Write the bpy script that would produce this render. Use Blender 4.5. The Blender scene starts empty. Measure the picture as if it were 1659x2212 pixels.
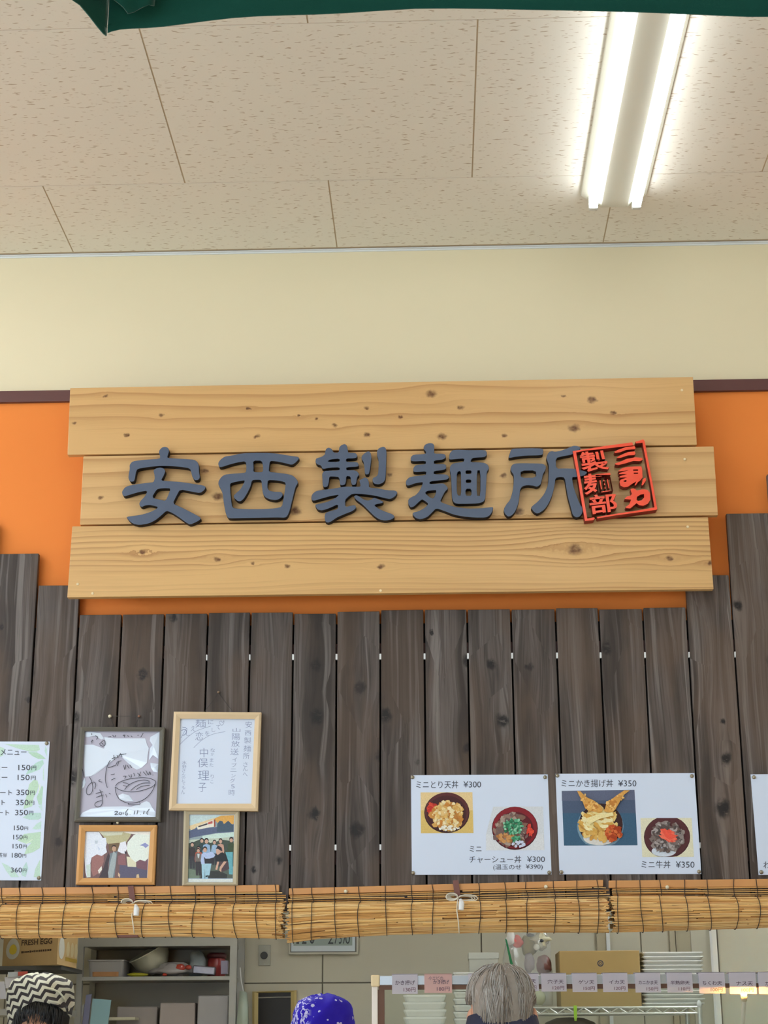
import bpy, bmesh, math, random
from mathutils import Vector, Matrix

# ------------------------------------------------------------------ camera, light, exposure
scene = bpy.context.scene
COL = scene.collection
W_PX, H_PX, F_PX = 1659, 2212, 3594.4
CAM = Vector((0.0, -5.16, 1.45))
YAW, PITCH, ROLL = math.radians(1.787), math.radians(17.827), math.radians(-0.2516)
FWD = Vector((-math.sin(YAW) * math.cos(PITCH), math.cos(YAW) * math.cos(PITCH), math.sin(PITCH)))
RT0 = Vector((math.cos(YAW), math.sin(YAW), 0))
UP0 = RT0.cross(FWD)
RT = RT0 * math.cos(ROLL) + UP0 * math.sin(ROLL)
UP = UP0 * math.cos(ROLL) - RT0 * math.sin(ROLL)
cam_d = bpy.data.cameras.new('camera')
cam_d.sensor_fit = 'HORIZONTAL'
cam_d.sensor_width = 36.0
cam_d.lens = F_PX * 36.0 / W_PX
cam_d.clip_end = 100
cam = bpy.data.objects.new('camera', cam_d)
COL.objects.link(cam)
M = Matrix((RT, UP, -FWD)).transposed().to_4x4()
M.translation = CAM
cam.matrix_world = M
scene.camera = cam

scene.view_settings.view_transform = 'Standard'
scene.view_settings.look = 'None'
scene.view_settings.exposure = -0.12
scene.view_settings.gamma = 1.0
scene.view_settings.use_curve_mapping = False

cy = scene.cycles
cy.max_bounces, cy.diffuse_bounces, cy.glossy_bounces = 6, 4, 2
cy.transmission_bounces, cy.transparent_max_bounces = 3, 6
cy.use_light_tree = False
cy.caustics_reflective = cy.caustics_refractive = False

world = bpy.data.worlds.new('overcast_sky')
scene.world = world
world.use_nodes = True
bg = world.node_tree.nodes['Background']
bg.inputs[0].default_value = (0.72, 0.85, 1.0, 1)
bg.inputs[1].default_value = 1.0

CEIL = CAM.z + 0.5055 * 5.16          # 4.058 m
ROOM_X0, ROOM_X1, ROOM_Y0 = -6.0, 6.5, -12.0
BACK = 4.69                            # kitchen rear wall


def area_light(name, loc, target, sx, sy, power, col):
    d = bpy.data.lights.new(name, 'AREA')
    d.shape = 'RECTANGLE'
    d.size, d.size_y, d.energy, d.color = sx, sy, power, col
    o = bpy.data.objects.new(name, d)
    COL.objects.link(o)
    o.location = loc
    o.rotation_euler = (Vector(target) - Vector(loc)).to_track_quat('-Z', 'Y').to_euler()
    return o


# daylight through the shop windows behind and to the left of the camera
area_light('window_daylight', (-3.6, ROOM_Y0 + 0.3, 1.9), (-1.2, 0, 2.2), 4.6, 2.6, 170, (0.74, 0.87, 1.0))
area_light('side_window_daylight', (ROOM_X0 + 0.3, -5.5, 1.9), (0, -1.0, 2.2), 4.0, 2.4, 170, (0.74, 0.87, 1.0))
TUBE_W = 10.0        # emission strength of the fluorescent tubes
HALL_TUBE_W = 85.0   # unseen hall lamps, boosted for stronger light from above
KITCHEN_TUBE_W = 52.0


# ------------------------------------------------------------------ helpers
def ray(px, py):
    return RT * ((px - W_PX / 2) / F_PX) - UP * ((py - H_PX / 2) / F_PX) + FWD


def at(px, py, Y):
    r = ray(px, py)
    return CAM + r * ((Y - CAM.y) / r.y)


def atz(px, py, z):
    r = ray(px, py)
    return CAM + r * ((z - CAM.z) / r.z)


def lin(c):
    def f(v):
        v /= 255.0
        return v / 12.92 if v <= 0.04045 else ((v + 0.055) / 1.055) ** 2.4
    return (f(c[0]), f(c[1]), f(c[2]), 1.0)


class NT:
    """small node-tree writer"""
    def __init__(s, tree):
        s.t = tree

    def n(s, typ, ins=None, **kw):
        nd = s.t.nodes.new(typ)
        for k, v in kw.items():
            setattr(nd, k, v)
        for k, v in (ins or {}).items():
            s.put(nd.inputs[k], v)
        return nd

    def put(s, sock, v):
        if isinstance(v, bpy.types.NodeSocket):
            s.t.links.new(v, sock)
        elif isinstance(v, bpy.types.Node):
            s.t.links.new(v.outputs[0], sock)
        else:
            sock.default_value = v

    def m(s, op, a, b=None, c=None, clamp=False):
        nd = s.t.nodes.new('ShaderNodeMath')
        nd.operation = op
        nd.use_clamp = clamp
        for i, v in enumerate((a, b, c)):
            if v is not None:
                s.put(nd.inputs[i], v)
        return nd.outputs[0]

    def mix(s, f, a, b, mode='MIX'):
        nd = s.t.nodes.new('ShaderNodeMix')
        nd.data_type = 'RGBA'
        nd.blend_type = mode
        s.put(nd.inputs[0], f)
        s.put(nd.inputs[6], a)
        s.put(nd.inputs[7], b)
        return nd.outputs[2]

    def ss(s, x, lo, hi):
        nd = s.t.nodes.new('ShaderNodeMapRange')
        nd.interpolation_type = 'SMOOTHSTEP'
        s.put(nd.inputs[0], x)
        nd.inputs[1].default_value, nd.inputs[2].default_value = lo, hi
        return nd.outputs[0]

    def xyz(s, v):
        nd = s.t.nodes.new('ShaderNodeSeparateXYZ')
        s.put(nd.inputs[0], v)
        return nd.outputs[0], nd.outputs[1], nd.outputs[2]

    def comb(s, x, y, z):
        nd = s.t.nodes.new('ShaderNodeCombineXYZ')
        for i, v in enumerate((x, y, z)):
            s.put(nd.inputs[i], v)
        return nd.outputs[0]

    def noise(s, v, scale=5.0, detail=3.0, rough=0.5):
        nd = s.t.nodes.new('ShaderNodeTexNoise')
        s.put(nd.inputs['Vector'], v)
        nd.inputs['Scale'].default_value = scale
        nd.inputs['Detail'].default_value = detail
        nd.inputs['Roughness'].default_value = rough
        return nd.outputs[0]


def new_mat(name, rough=0.5, metal=0.0, spec=0.5):
    m = bpy.data.materials.new(name)
    m.use_nodes = True
    b = m.node_tree.nodes['Principled BSDF']
    b.inputs['Roughness'].default_value = rough
    b.inputs['Metallic'].default_value = metal
    b.inputs['Specular IOR Level'].default_value = spec
    return m, NT(m.node_tree), b


def pmat(name, rgb, rough=0.5, metal=0.0, spec=0.5, var=0.06, scale=8.0, bump=0.0, bscale=60.0,
         trans=0.0, alpha=1.0, sheen=0.0):
    """plain painted / plastic / paper surface with a little procedural mottling"""
    m, t, b = new_mat(name, rough, metal, spec)
    P = t.n('ShaderNodeTexCoord').outputs['Object']
    n = t.noise(P, scale, 3.0)
    c = lin(rgb)
    lo = tuple(x * (1 - var) for x in c[:3]) + (1,)
    hi = tuple(min(1, x * (1 + var)) for x in c[:3]) + (1,)
    t.put(b.inputs['Base Color'], t.mix(n, lo, hi))
    if bump:
        bn = t.n('ShaderNodeBump', {'Height': t.noise(P, bscale, 4.0), 'Strength': bump, 'Distance': 0.002})
        t.put(b.inputs['Normal'], bn.outputs[0])
    if trans:
        b.inputs['Transmission Weight'].default_value = trans
    if sheen:
        b.inputs['Sheen Weight'].default_value = sheen
    if alpha < 1:
        b.inputs['Alpha'].default_value = alpha
    return m


def emat(name, rgb, strength):
    m, t, b = new_mat(name, 0.4)
    b.inputs['Base Color'].default_value = lin(rgb)
    b.inputs['Emission Color'].default_value = lin(rgb)
    b.inputs['Emission Strength'].default_value = strength
    return m


WP = {}          # world position of every object's origin (no rotations used on parents)


def tag(o, label=None, cat=None, group=None, kind=None):
    for k, v in (('label', label), ('category', cat), ('group', group), ('kind', kind)):
        if v:
            o[k] = v
    return o


def thing(name, loc, label=None, cat=None, group=None, kind=None):
    o = bpy.data.objects.new(name, None)
    o.empty_display_size = 0.05
    COL.objects.link(o)
    o.location = loc
    WP[o.name] = Vector(loc)
    return tag(o, label, cat, group, kind)


def link(name, me, parent=None, loc=None):
    """me holds world coordinates; shifts them to the parent's (or own) origin"""
    o = bpy.data.objects.new(name, me)
    COL.objects.link(o)
    if parent is not None:
        w = WP[parent.name]
        o.parent = parent
    else:
        if loc is None:
            co = [v.co for v in me.vertices]
            loc = Vector((sum(c.x for c in co) / len(co), sum(c.y for c in co) / len(co), min(c.z for c in co)))
        w = Vector(loc)
        o.location = w
    me.transform(Matrix.Translation(-w))
    WP[o.name] = w
    return o


class MB:
    """mesh builder in world coordinates"""
    def __init__(s):
        s.v, s.f, s.mi, s.sm, s.col = [], [], [], [], []
        s.cur, s.smooth, s.c = 0, False, (1, 1, 1, 1)

    def face(s, idx):
        s.f.append(idx)
        s.mi.append(s.cur)
        s.sm.append(s.smooth)
        s.col.append(s.c)

    def add(s, vs, fs):
        b = len(s.v)
        s.v += [tuple(x) for x in vs]
        for f in fs:
            s.face([b + i for i in f])

    def box(s, c, size, rot=None):
        c = Vector(c)
        hx, hy, hz = size[0] / 2, size[1] / 2, size[2] / 2
        vs = [Vector((x, y, z)) for z in (-hz, hz) for y in (-hy, hy) for x in (-hx, hx)]
        if rot is not None:
            vs = [rot @ v for v in vs]
        s.add([c + v for v in vs], [(0, 2, 3, 1), (4, 5, 7, 6), (0, 1, 5, 4), (1, 3, 7, 5), (3, 2, 6, 7), (2, 0, 4, 6)])

    def box2(s, a, b):
        a, b = Vector(a), Vector(b)
        s.box((a + b) / 2, (abs(b.x - a.x), abs(b.y - a.y), abs(b.z - a.z)))

    def prism(s, pts, vec):
        """polygon (front face, seen counter-clockwise from the front) pushed back along vec"""
        n = len(pts)
        vec = Vector(vec)
        b = len(s.v)
        s.v += [tuple(p) for p in pts] + [tuple(Vector(p) + vec) for p in pts]
        s.face([b + i for i in range(n)])
        s.face([b + n + i for i in reversed(range(n))])
        for i in range(n):
            j = (i + 1) % n
            s.face([b + j, b + i, b + n + i, b + n + j])

    def tube(s, path, r, n=6, caps=True):
        path = [Vector(p) for p in path]
        rr = r if isinstance(r, (list, tuple)) else [r] * len(path)
        rings = []
        up = None
        for i, p in enumerate(path):
            d = (path[min(i + 1, len(path) - 1)] - path[max(i - 1, 0)])
            if d.length < 1e-9:
                d = Vector((0, 0, 1))
            d.normalize()
            if up is None:
                up = Vector((0, 0, 1)) if abs(d.z) < 0.9 else Vector((1, 0, 0))
            a = d.cross(up)
            if a.length < 1e-6:
                a = d.orthogonal()
            a.normalize()
            up = a.cross(d).normalized()
            b = len(s.v)
            for k in range(n):
                t = 2 * math.pi * k / n
                s.v.append(tuple(p + (a * math.cos(t) + up * math.sin(t)) * rr[i]))
            rings.append(b)
        for q in range(len(rings) - 1):
            for k in range(n):
                k2 = (k + 1) % n
                s.face([rings[q] + k, rings[q] + k2, rings[q + 1] + k2, rings[q + 1] + k])
        if caps:
            s.face([rings[0] + k for k in reversed(range(n))])
            s.face([rings[-1] + k for k in range(n)])

    def loft(s, rings, caps=True):
        """rings: lists of equal length of points"""
        n = len(rings[0])
        bs = []
        for r in rings:
            bs.append(len(s.v))
            s.v += [tuple(p) for p in r]
        for q in range(len(bs) - 1):
            for k in range(n):
                k2 = (k + 1) % n
                s.face([bs[q] + k, bs[q] + k2, bs[q + 1] + k2, bs[q + 1] + k])
        if caps:
            s.face([bs[0] + k for k in reversed(range(n))])
            s.face([bs[-1] + k for k in range(n)])

    def lathe(s, prof, c, n=20, axis=None):
        """prof: (radius, height) pairs; axis: rotation matrix"""
        c = Vector(c)
        R = axis or Matrix.Identity(3)
        rings = []
        for r, h in prof:
            rings.append([c + R @ Vector((r * math.cos(2 * math.pi * k / n), r * math.sin(2 * math.pi * k / n), h)) for k in range(n)])
        s.loft(rings, True)

    def blob(s, c, rad, seed=0, amp=0.15, nu=14, nv=9, freq=3.0):
        """lumpy closed ellipsoid"""
        rnd = random.Random(seed)
        ph = [rnd.uniform(0, 6.28) for _ in range(6)]
        rings = []
        for i in range(nv + 1):
            th = math.pi * (0.02 + 0.96 * i / nv)
            row = []
            for k in range(nu):
                f = 2 * math.pi * k / nu
                d = Vector((math.sin(th) * math.cos(f), math.sin(th) * math.sin(f), math.cos(th)))
                w = 1 + amp * (math.sin(freq * d.x + ph[0]) + math.sin(freq * d.y * 1.3 + ph[1]) + math.sin(freq * d.z * 1.2 + ph[2]) + 0.6 * math.sin(2 * freq * (d.x + d.z) + ph[3])) / 2
                row.append(Vector(c) + Vector((d.x * rad[0], d.y * rad[1], d.z * rad[2])) * w)
            rings.append(row)
        s.loft(rings, True)

    def mesh(s, name, mats, color=False):
        me = bpy.data.meshes.new(name)
        me.from_pydata(s.v, [], s.f)
        for m in mats:
            me.materials.append(m)
        me.polygons.foreach_set('material_index', s.mi)
        me.polygons.foreach_set('use_smooth', s.sm)
        if color:
            ca = me.color_attributes.new('Col', 'FLOAT_COLOR', 'CORNER')
            for p in me.polygons:
                for li in p.loop_indices:
                    ca.data[li].color = s.col[p.index]
        me.update()
        return me

    def build(s, name, mats, parent=None, bevel=0.0, loc=None, color=False, subsurf=0):
        if not isinstance(mats, (list, tuple)):
            mats = [mats]
        o = link(name, s.mesh(name, mats, color), parent, loc)
        if bevel:
            md = o.modifiers.new('bevel', 'BEVEL')
            md.width, md.segments, md.limit_method = bevel, 2, 'ANGLE'
            md.angle_limit = math.radians(40)
        if subsurf:
            md = o.modifiers.new('subdivision', 'SUBSURF')
            md.levels = md.render_levels = subsurf
        return o


def quad(pts, Y):
    """TL, TR, BR, BL pixels on the plane y = Y -> counter-clockwise seen from the camera"""
    return [at(x, y, Y) for x, y in (pts[3], pts[2], pts[1], pts[0])]


def slab(name, pts, Y, thick, m, parent=None, bevel=0.0):
    b = MB()
    b.prism(quad(pts, Y), (0, thick, 0))
    return b.build(name, m, parent, bevel)


def frame_ring(name, outer, inner, Y, thick, m, parent, lip=0.004):
    """picture frame: outer and inner quads (TL, TR, BR, BL), sloped moulding"""
    b = MB()
    o = quad(outer, Y + lip)
    mid = []
    oi, ii = quad(outer, Y), quad(inner, Y)
    for k in range(4):
        mid.append(oi[k] * 0.65 + ii[k] * 0.35)
    i0 = quad(inner, Y + lip * 1.5)
    i1 = quad(inner, Y + thick * 0.7)
    ob = quad(outer, Y + lip)
    ob = [p + Vector((0, thick - lip, 0)) for p in o]
    rings = [ob, o, mid, i0, i1]
    bs = []
    for r in rings:
        bs.append(len(b.v))
        b.v += [tuple(p) for p in r]
    for q in range(4):
        for k in range(4):
            k2 = (k + 1) % 4
            b.face([bs[q] + k, bs[q] + k2, bs[q + 1] + k2, bs[q + 1] + k])
    return b.build(name, m, parent)


def chaikin(pts, it=1):
    for _ in range(it):
        out = []
        n = len(pts)
        for i in range(n):
            a, b = pts[i], pts[(i + 1) % n]
            out.append((a[0] * .8 + b[0] * .2, a[1] * .8 + b[1] * .2))
            out.append((a[0] * .2 + b[0] * .8, a[1] * .2 + b[1] * .8))
        pts = out
    return pts


def cut_shape(name, loops, Yfront, thick, mats, parent, bevel=0.0012):
    """solid cut-out from pixel outlines (even-odd filled, so holes are just more loops); mats = face, side"""
    cu = bpy.data.curves.new(name, 'CURVE')
    cu.dimensions = '2D'
    cu.fill_mode = 'BOTH'
    cu.extrude = thick / 2 - bevel
    cu.bevel_depth = bevel
    cu.bevel_resolution = 1
    cu.offset = -bevel
    for lp in loops:
        w = [at(x, y, Yfront) for x, y in lp]
        sp = cu.splines.new('POLY')
        sp.points.add(len(w) - 1)
        for i, p in enumerate(w):
            sp.points[i].co = (p.x, p.z, 0, 1)
        sp.use_cyclic_u = True
    return from_curve(name, cu, lambda c: Vector((c.x, Yfront + thick / 2 - c.z, c.y)), mats, parent, Yfront)


def from_curve(name, cu, fn, mats, parent, Yfront):
    ob = bpy.data.objects.new('tmp', cu)
    COL.objects.link(ob)
    dg = bpy.context.evaluated_depsgraph_get()
    dg.update()
    me = bpy.data.meshes.new_from_object(ob.evaluated_get(dg))
    bpy.data.objects.remove(ob)
    bpy.data.curves.remove(cu)
    for v in me.vertices:
        v.co = fn(v.co.copy())
    me.materials.clear()
    for m in mats:
        me.materials.append(m)
    me.name = name
    me.update()
    for p in me.polygons:
        p.use_smooth = False
        p.material_index = 0 if (len(mats) == 1 or p.normal.y < -0.6) else 1
    return link(name, me, parent)


def glyph_mesh(body, offset=0.0, extrude=0.0, res=3, shear=0.0):
    cu = bpy.data.curves.new('txt', 'FONT')
    cu.body = body
    cu.offset = offset
    cu.extrude = extrude
    cu.resolution_u = res
    cu.shear = shear
    ob = bpy.data.objects.new('tmp', cu)
    COL.objects.link(ob)
    dg = bpy.context.evaluated_depsgraph_get()
    dg.update()
    me = bpy.data.meshes.new_from_object(ob.evaluated_get(dg))
    bpy.data.objects.remove(ob)
    bpy.data.curves.remove(cu)
    return me


def text_into(b, body, box, Y, offset=0.0, quadpx=None, thick=0.0):
    """writes text into the builder b so that its bounding box fills the pixel box (x0,y0,x1,y1) on plane y=Y;
    quadpx = TL,TR,BR,BL pixel corners instead of a box"""
    me = glyph_mesh(body, offset, 0.5 if thick else 0.0)
    if not me.vertices:
        return
    xs = [v.co.x for v in me.vertices]
    ys = [v.co.y for v in me.vertices]
    x0, x1, y0, y1 = min(xs), max(xs), min(ys), max(ys)
    if quadpx is None:
        quadpx = ((box[0], box[1]), (box[2], box[1]), (box[2], box[3]), (box[0], box[3]))
    TL, TR, BR, BL = quadpx
    base = len(b.v)
    for v in me.vertices:
        u = (v.co.x - x0) / max(1e-6, x1 - x0)
        w = (y1 - v.co.y) / max(1e-6, y1 - y0)
        px = (TL[0] * (1 - u) + TR[0] * u) * (1 - w) + (BL[0] * (1 - u) + BR[0] * u) * w
        py = (TL[1] * (1 - u) + TR[1] * u) * (1 - w) + (BL[1] * (1 - u) + BR[1] * u) * w
        p = at(px, py, Y)
        if thick:
            p.y += (0.5 - v.co.z) * thick
        b.v.append(tuple(p))
    for p in me.polygons:
        b.face([base + i for i in p.vertices])
    bpy.data.meshes.remove(me)


def ribbon(b, pts, wpx, Y):
    """flat pen stroke through pixel points"""
    P = [Vector((x, y, 0)) for x, y in pts]
    L, R = [], []
    for i, p in enumerate(P):
        d = P[min(i + 1, len(P) - 1)] - P[max(i - 1, 0)]
        if d.length == 0:
            d = Vector((1, 0, 0))
        d.normalize()
        n = Vector((-d.y, d.x, 0)) * wpx / 2
        L.append(p + n)
        R.append(p - n)
    base = len(b.v)
    for a, c in zip(L, R):
        b.v.append(tuple(at(a.x, a.y, Y)))
        b.v.append(tuple(at(c.x, c.y, Y)))
    for i in range(len(P) - 1):
        b.face([base + 2 * i, base + 2 * i + 1, base + 2 * i + 3, base + 2 * i + 2])


def curve_pts(pts, n=6):
    """Catmull-Rom through pixel points"""
    out = []
    for i in range(len(pts) - 1):
        p0, p1, p2, p3 = pts[max(i - 1, 0)], pts[i], pts[i + 1], pts[min(i + 2, len(pts) - 1)]
        for k in range(n):
            t = k / n
            out.append(tuple(0.5 * ((2 * p1[j]) + (-p0[j] + p2[j]) * t + (2 * p0[j] - 5 * p1[j] + 4 * p2[j] - p3[j]) * t * t + (-p0[j] + 3 * p1[j] - 3 * p2[j] + p3[j]) * t ** 3) for j in (0, 1)))
    out.append(tuple(pts[-1]))
    return out


# ------------------------------------------------------------------ materials
def ceiling_mat():
    m, t, b = new_mat('fissured_ceiling_board', 0.9, spec=0.2)
    P = t.n('ShaderNodeNewGeometry').outputs['Position']
    x, y, z = t.xyz(P)
    warp = t.noise(P, 22.0, 2.0)
    yy = t.m('ADD', y, t.m('MULTIPLY', t.m('SUBTRACT', warp, 0.5), 0.02))
    v = t.comb(t.m('MULTIPLY', x, 36.0), t.m('MULTIPLY', yy, 140.0), 0.0)
    dash = t.ss(t.noise(v, 1.0, 1.0, 0.4), 0.645, 0.71)
    v2 = t.comb(t.m('MULTIPLY', x, 60.0), t.m('MULTIPLY', yy, 170.0), 3.0)
    dash2 = t.m('MULTIPLY', t.ss(t.noise(v2, 1.0, 1.0, 0.4), 0.70, 0.78), 0.5)
    d = t.m('MAXIMUM', dash, dash2)
    base = t.mix(t.noise(P, 3.0, 2.0), lin((237, 231, 218)), lin((241, 235, 222)))
    t.put(b.inputs['Base Color'], t.mix(t.m('MULTIPLY', d, 0.8), base, lin((186, 164, 138))))
    return m


def knot_group():
    g = bpy.data.node_groups.new('wood_knot', 'ShaderNodeTree')
    for nm, tp in (('Vector', 'NodeSocketVector'), ('CX', 'NodeSocketFloat'), ('CZ', 'NodeSocketFloat'), ('R', 'NodeSocketFloat')):
        g.interface.new_socket(nm, in_out='INPUT', socket_type=tp)
    for nm in ('Mask', 'Warp'):
        g.interface.new_socket(nm, in_out='OUTPUT', socket_type='NodeSocketFloat')
    t = NT(g)
    gi = g.nodes.new('NodeGroupInput')
    go = g.nodes.new('NodeGroupOutput')
    x, y, z = t.xyz(gi.outputs[0])
    r = gi.outputs[3]
    dx = t.m('DIVIDE', t.m('SUBTRACT', x, gi.outputs[1]), r)
    dzr = t.m('SUBTRACT', z, gi.outputs[2])
    dz = t.m('DIVIDE', dzr, r)
    d = t.m('SQRT', t.m('ADD', t.m('MULTIPLY', t.m('MULTIPLY', dx, dx), 0.55), t.m('MULTIPLY', dz, dz)))
    mr = t.n('ShaderNodeMapRange', {0: d, 1: 1.5, 2: 0.35, 3: 0.0, 4: 1.0}, interpolation_type='SMOOTHSTEP')
    e = t.m('ADD', t.m('MULTIPLY', t.m('MULTIPLY', dx, dx), 0.018), t.m('MULTIPLY', t.m('MULTIPLY', dz, dz), 0.11))
    w = t.m('MULTIPLY', t.m('MULTIPLY', dzr, -0.85), t.m('POWER', 2.718, t.m('MULTIPLY', e, -1.0)))
    g.links.new(mr.outputs[0], go.inputs[0])
    g.links.new(w, go.inputs[1])
    return g


KNOT = knot_group()


def pine_mat(name, knots, band, light, dark, seed):
    """yellow softwood board, grain along x; knots = (x, z, r) in the board's own coordinates"""
    m, t, b = new_mat(name, 0.42, spec=0.4)
    P = t.n('ShaderNodeTexCoord').outputs['Object']
    x, y, z = t.xyz(P)
    mask, zz = None, z
    nz = t.n('ShaderNodeTexNoise', {'Vector': P, 'Scale': 55.0, 'Detail': 3.0})
    PK = t.n('ShaderNodeVectorMath', {0: P, 1: t.n('ShaderNodeVectorMath', {0: t.n('ShaderNodeVectorMath', {0: nz.outputs[1], 1: (0.5, 0.5, 0.5)}, operation='SUBTRACT').outputs[0], 1: (0.022, 0.0, 0.016)}, operation='MULTIPLY').outputs[0]}, operation='ADD').outputs[0]
    for (kx, kz, kr) in knots:
        g = t.t.nodes.new('ShaderNodeGroup')
        g.node_tree = KNOT
        t.put(g.inputs[0], PK)
        g.inputs[1].default_value, g.inputs[2].default_value, g.inputs[3].default_value = kx, kz, kr
        mask = g.outputs[0] if mask is None else t.m('MAXIMUM', mask, g.outputs[0])
        zz = t.m('ADD', zz, g.outputs[1])
    slow = t.noise(t.comb(t.m('MULTIPLY', x, 0.9), seed, t.m('MULTIPLY', z, 5.0)), 1.0, 2.0)
    zz = t.m('ADD', zz, t.m('MULTIPLY', t.m('SUBTRACT', slow, 0.5), 0.075))
    ring = t.m('FRACT', t.m('ADD', t.m('MULTIPLY', zz, band), t.noise(t.comb(t.m('MULTIPLY', x, 0.4), seed + 5, zz), 1.5, 1.0)))
    ring = t.m('MULTIPLY', t.m('POWER', ring, 2.5), t.ss(t.noise(t.comb(t.m('MULTIPLY', x, 0.3), seed + 2, t.m('MULTIPLY', zz, 9.0)), 1.0, 1.0), 0.35, 0.62))
    fine = t.noise(t.comb(t.m('MULTIPLY', x, 3.0), seed, t.m('MULTIPLY', zz, 260.0)), 1.0, 3.0, 0.6)
    tone = t.noise(t.comb(t.m('MULTIPLY', x, 1.2), seed + 9, t.m('MULTIPLY', z, 14.0)), 1.0, 3.0)
    f = t.m('ADD', t.m('MULTIPLY', ring, 0.75), t.m('ADD', t.m('MULTIPLY', t.m('SUBTRACT', fine, 0.5), 0.5), t.m('MULTIPLY', t.m('SUBTRACT', tone, 0.45), 0.7)), clamp=True)
    c = t.mix(f, lin(light), lin(dark))
    if mask is not None:
        kn = t.m('MULTIPLY', mask, t.m('ADD', 0.35, t.noise(t.comb(t.m('MULTIPLY', x, 1.0), seed, z), 90.0, 2.0)), clamp=True)
        c = t.mix(kn, c, lin((98, 58, 30)))
    t.put(b.inputs['Base Color'], c)
    t.put(b.inputs['Roughness'], t.m('ADD', 0.36, t.m('MULTIPLY', f, 0.2)))
    gr = t.noise(t.comb(t.m('MULTIPLY', x, 3.0), seed, t.m('MULTIPLY', z, 260.0)), 1.0, 1.0)
    bn = t.n('ShaderNodeBump', {'Height': gr, 'Strength': 0.06, 'Distance': 0.001})
    t.put(b.inputs['Normal'], bn.outputs[0])
    return m


def dark_plank_mat():
    """charcoal-brown stained cedar, grain along z, random per plank"""
    m, t, b = new_mat('stained_cedar', 0.5, spec=0.4)
    P = t.n('ShaderNodeTexCoord').outputs['Object']
    rnd = t.n('ShaderNodeObjectInfo').outputs['Random']
    x, y, z = t.xyz(P)
    off = t.m('MULTIPLY', rnd, 37.0)
    # knots from a stretched cell pattern
    kx = t.m('MULTIPLY', x, 9.0)
    kz = t.m('ADD', t.m('MULTIPLY', z, 4.2), off)
    vo2 = t.n('ShaderNodeTexVoronoi', {'Vector': t.comb(kx, kz, 0.0), 'Scale': 1.0, 'Randomness': 1.0}, voronoi_dimensions='2D')
    px, py, pz = t.xyz(vo2.outputs['Position'])
    dx = t.m('SUBTRACT', kx, px)
    dz = t.m('SUBTRACT', kz, py)
    cr, cg, cb = t.xyz(vo2.outputs['Color'])
    on = t.ss(cr, 0.42, 0.50)
    rad = t.m('ADD', 0.06, t.m('MULTIPLY', cg, 0.16))
    d2 = t.m('ADD', t.m('MULTIPLY', dx, dx), t.m('MULTIPLY', t.m('MULTIPLY', dz, dz), 3.4))
    e = t.m('POWER', 2.718, t.m('MULTIPLY', t.m('ADD', t.m('MULTIPLY', t.m('MULTIPLY', dx, dx), 7.0), t.m('MULTIPLY', t.m('MULTIPLY', dz, dz), 3.0)), -1.0))
    warp = t.m('MULTIPLY', t.m('MULTIPLY', t.m('MULTIPLY', dx, -0.085), e), on)
    xx = t.m('ADD', x, warp)
    bend = t.noise(t.comb(t.m('MULTIPLY', x, 2.5), off, t.m('MULTIPLY', z, 1.1)), 1.0, 2.0)
    xx = t.m('ADD', xx, t.m('MULTIPLY', t.m('SUBTRACT', bend, 0.5), 0.065))
    fine = t.noise(t.comb(t.m('MULTIPLY', xx, 260.0), off, t.m('MULTIPLY', z, 4.0)), 1.0, 3.0, 0.6)
    mid = t.noise(t.comb(t.m('MULTIPLY', xx, 62.0), off, t.m('MULTIPLY', z, 0.9)), 1.0, 2.0)
    wide = t.noise(t.comb(t.m('MULTIPLY', xx, 17.0), off, t.m('MULTIPLY', z, 1.2)), 1.0, 3.0)
    blot = t.noise(t.comb(t.m('MULTIPLY', x, 7.0), off, t.m('MULTIPLY', z, 3.0)), 1.0, 3.0)
    c = t.mix(t.ss(wide, 0.36, 0.64), lin((56, 46, 40)), lin((98, 88, 83)))
    c = t.mix(t.m('MULTIPLY', t.ss(mid, 0.52, 0.68), 0.6), c, lin((134, 126, 122)))
    c = t.mix(t.m('MULTIPLY', t.ss(fine, 0.42, 0.72), 0.62), c, lin((46, 38, 34)))
    c = t.mix(t.m('MULTIPLY', t.ss(blot, 0.40, 0.62), 0.42), c, lin((98, 78, 62)))
    wob = t.m('MULTIPLY', t.m('SUBTRACT', t.noise(t.comb(kx, off, kz), 8.0, 3.0), 0.5), 0.24)
    ds = t.m('ADD', t.m('SQRT', d2), wob)
    km = t.n('ShaderNodeMapRange', {0: t.m('DIVIDE', ds, rad), 1: 1.35, 2: 0.45}, interpolation_type='SMOOTHSTEP').outputs[0]
    kn_ = t.noise(t.comb(t.m('MULTIPLY', x, 55.0), off, t.m('MULTIPLY', z, 90.0)), 1.0, 3.0, 0.65)
    km = t.m('MULTIPLY', t.m('MULTIPLY', km, on), t.ss(kn_, 0.22, 0.50), clamp=True)
    c = t.mix(km, c, lin((24, 18, 17)))
    halo = t.m('MULTIPLY', t.m('MULTIPLY', e, on), t.ss(t.noise(t.comb(t.m('MULTIPLY', xx, 90.0), off, t.m('MULTIPLY', z, 6.0)), 1.0, 2.0), 0.45, 0.65))
    c = t.mix(t.m('MULTIPLY', halo, 0.7), c, lin((52, 42, 38)))
    gain = t.m('ADD', 0.80, t.m('MULTIPLY', rnd, 0.36))
    c = t.mix(1.0, c, t.comb(gain, gain, gain), 'MULTIPLY')
    t.put(b.inputs['Base Color'], c)
    t.put(b.inputs['Roughness'], t.m('ADD', 0.42, t.m('MULTIPLY', fine, 0.25)))
    gr = t.noise(t.comb(t.m('MULTIPLY', x, 260.0), off, t.m('MULTIPLY', z, 4.0)), 1.0, 1.0)
    bn = t.n('ShaderNodeBump', {'Height': gr, 'Strength': 0.25, 'Distance': 0.001})
    t.put(b.inputs['Normal'], bn.outputs[0])
    return m


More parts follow.
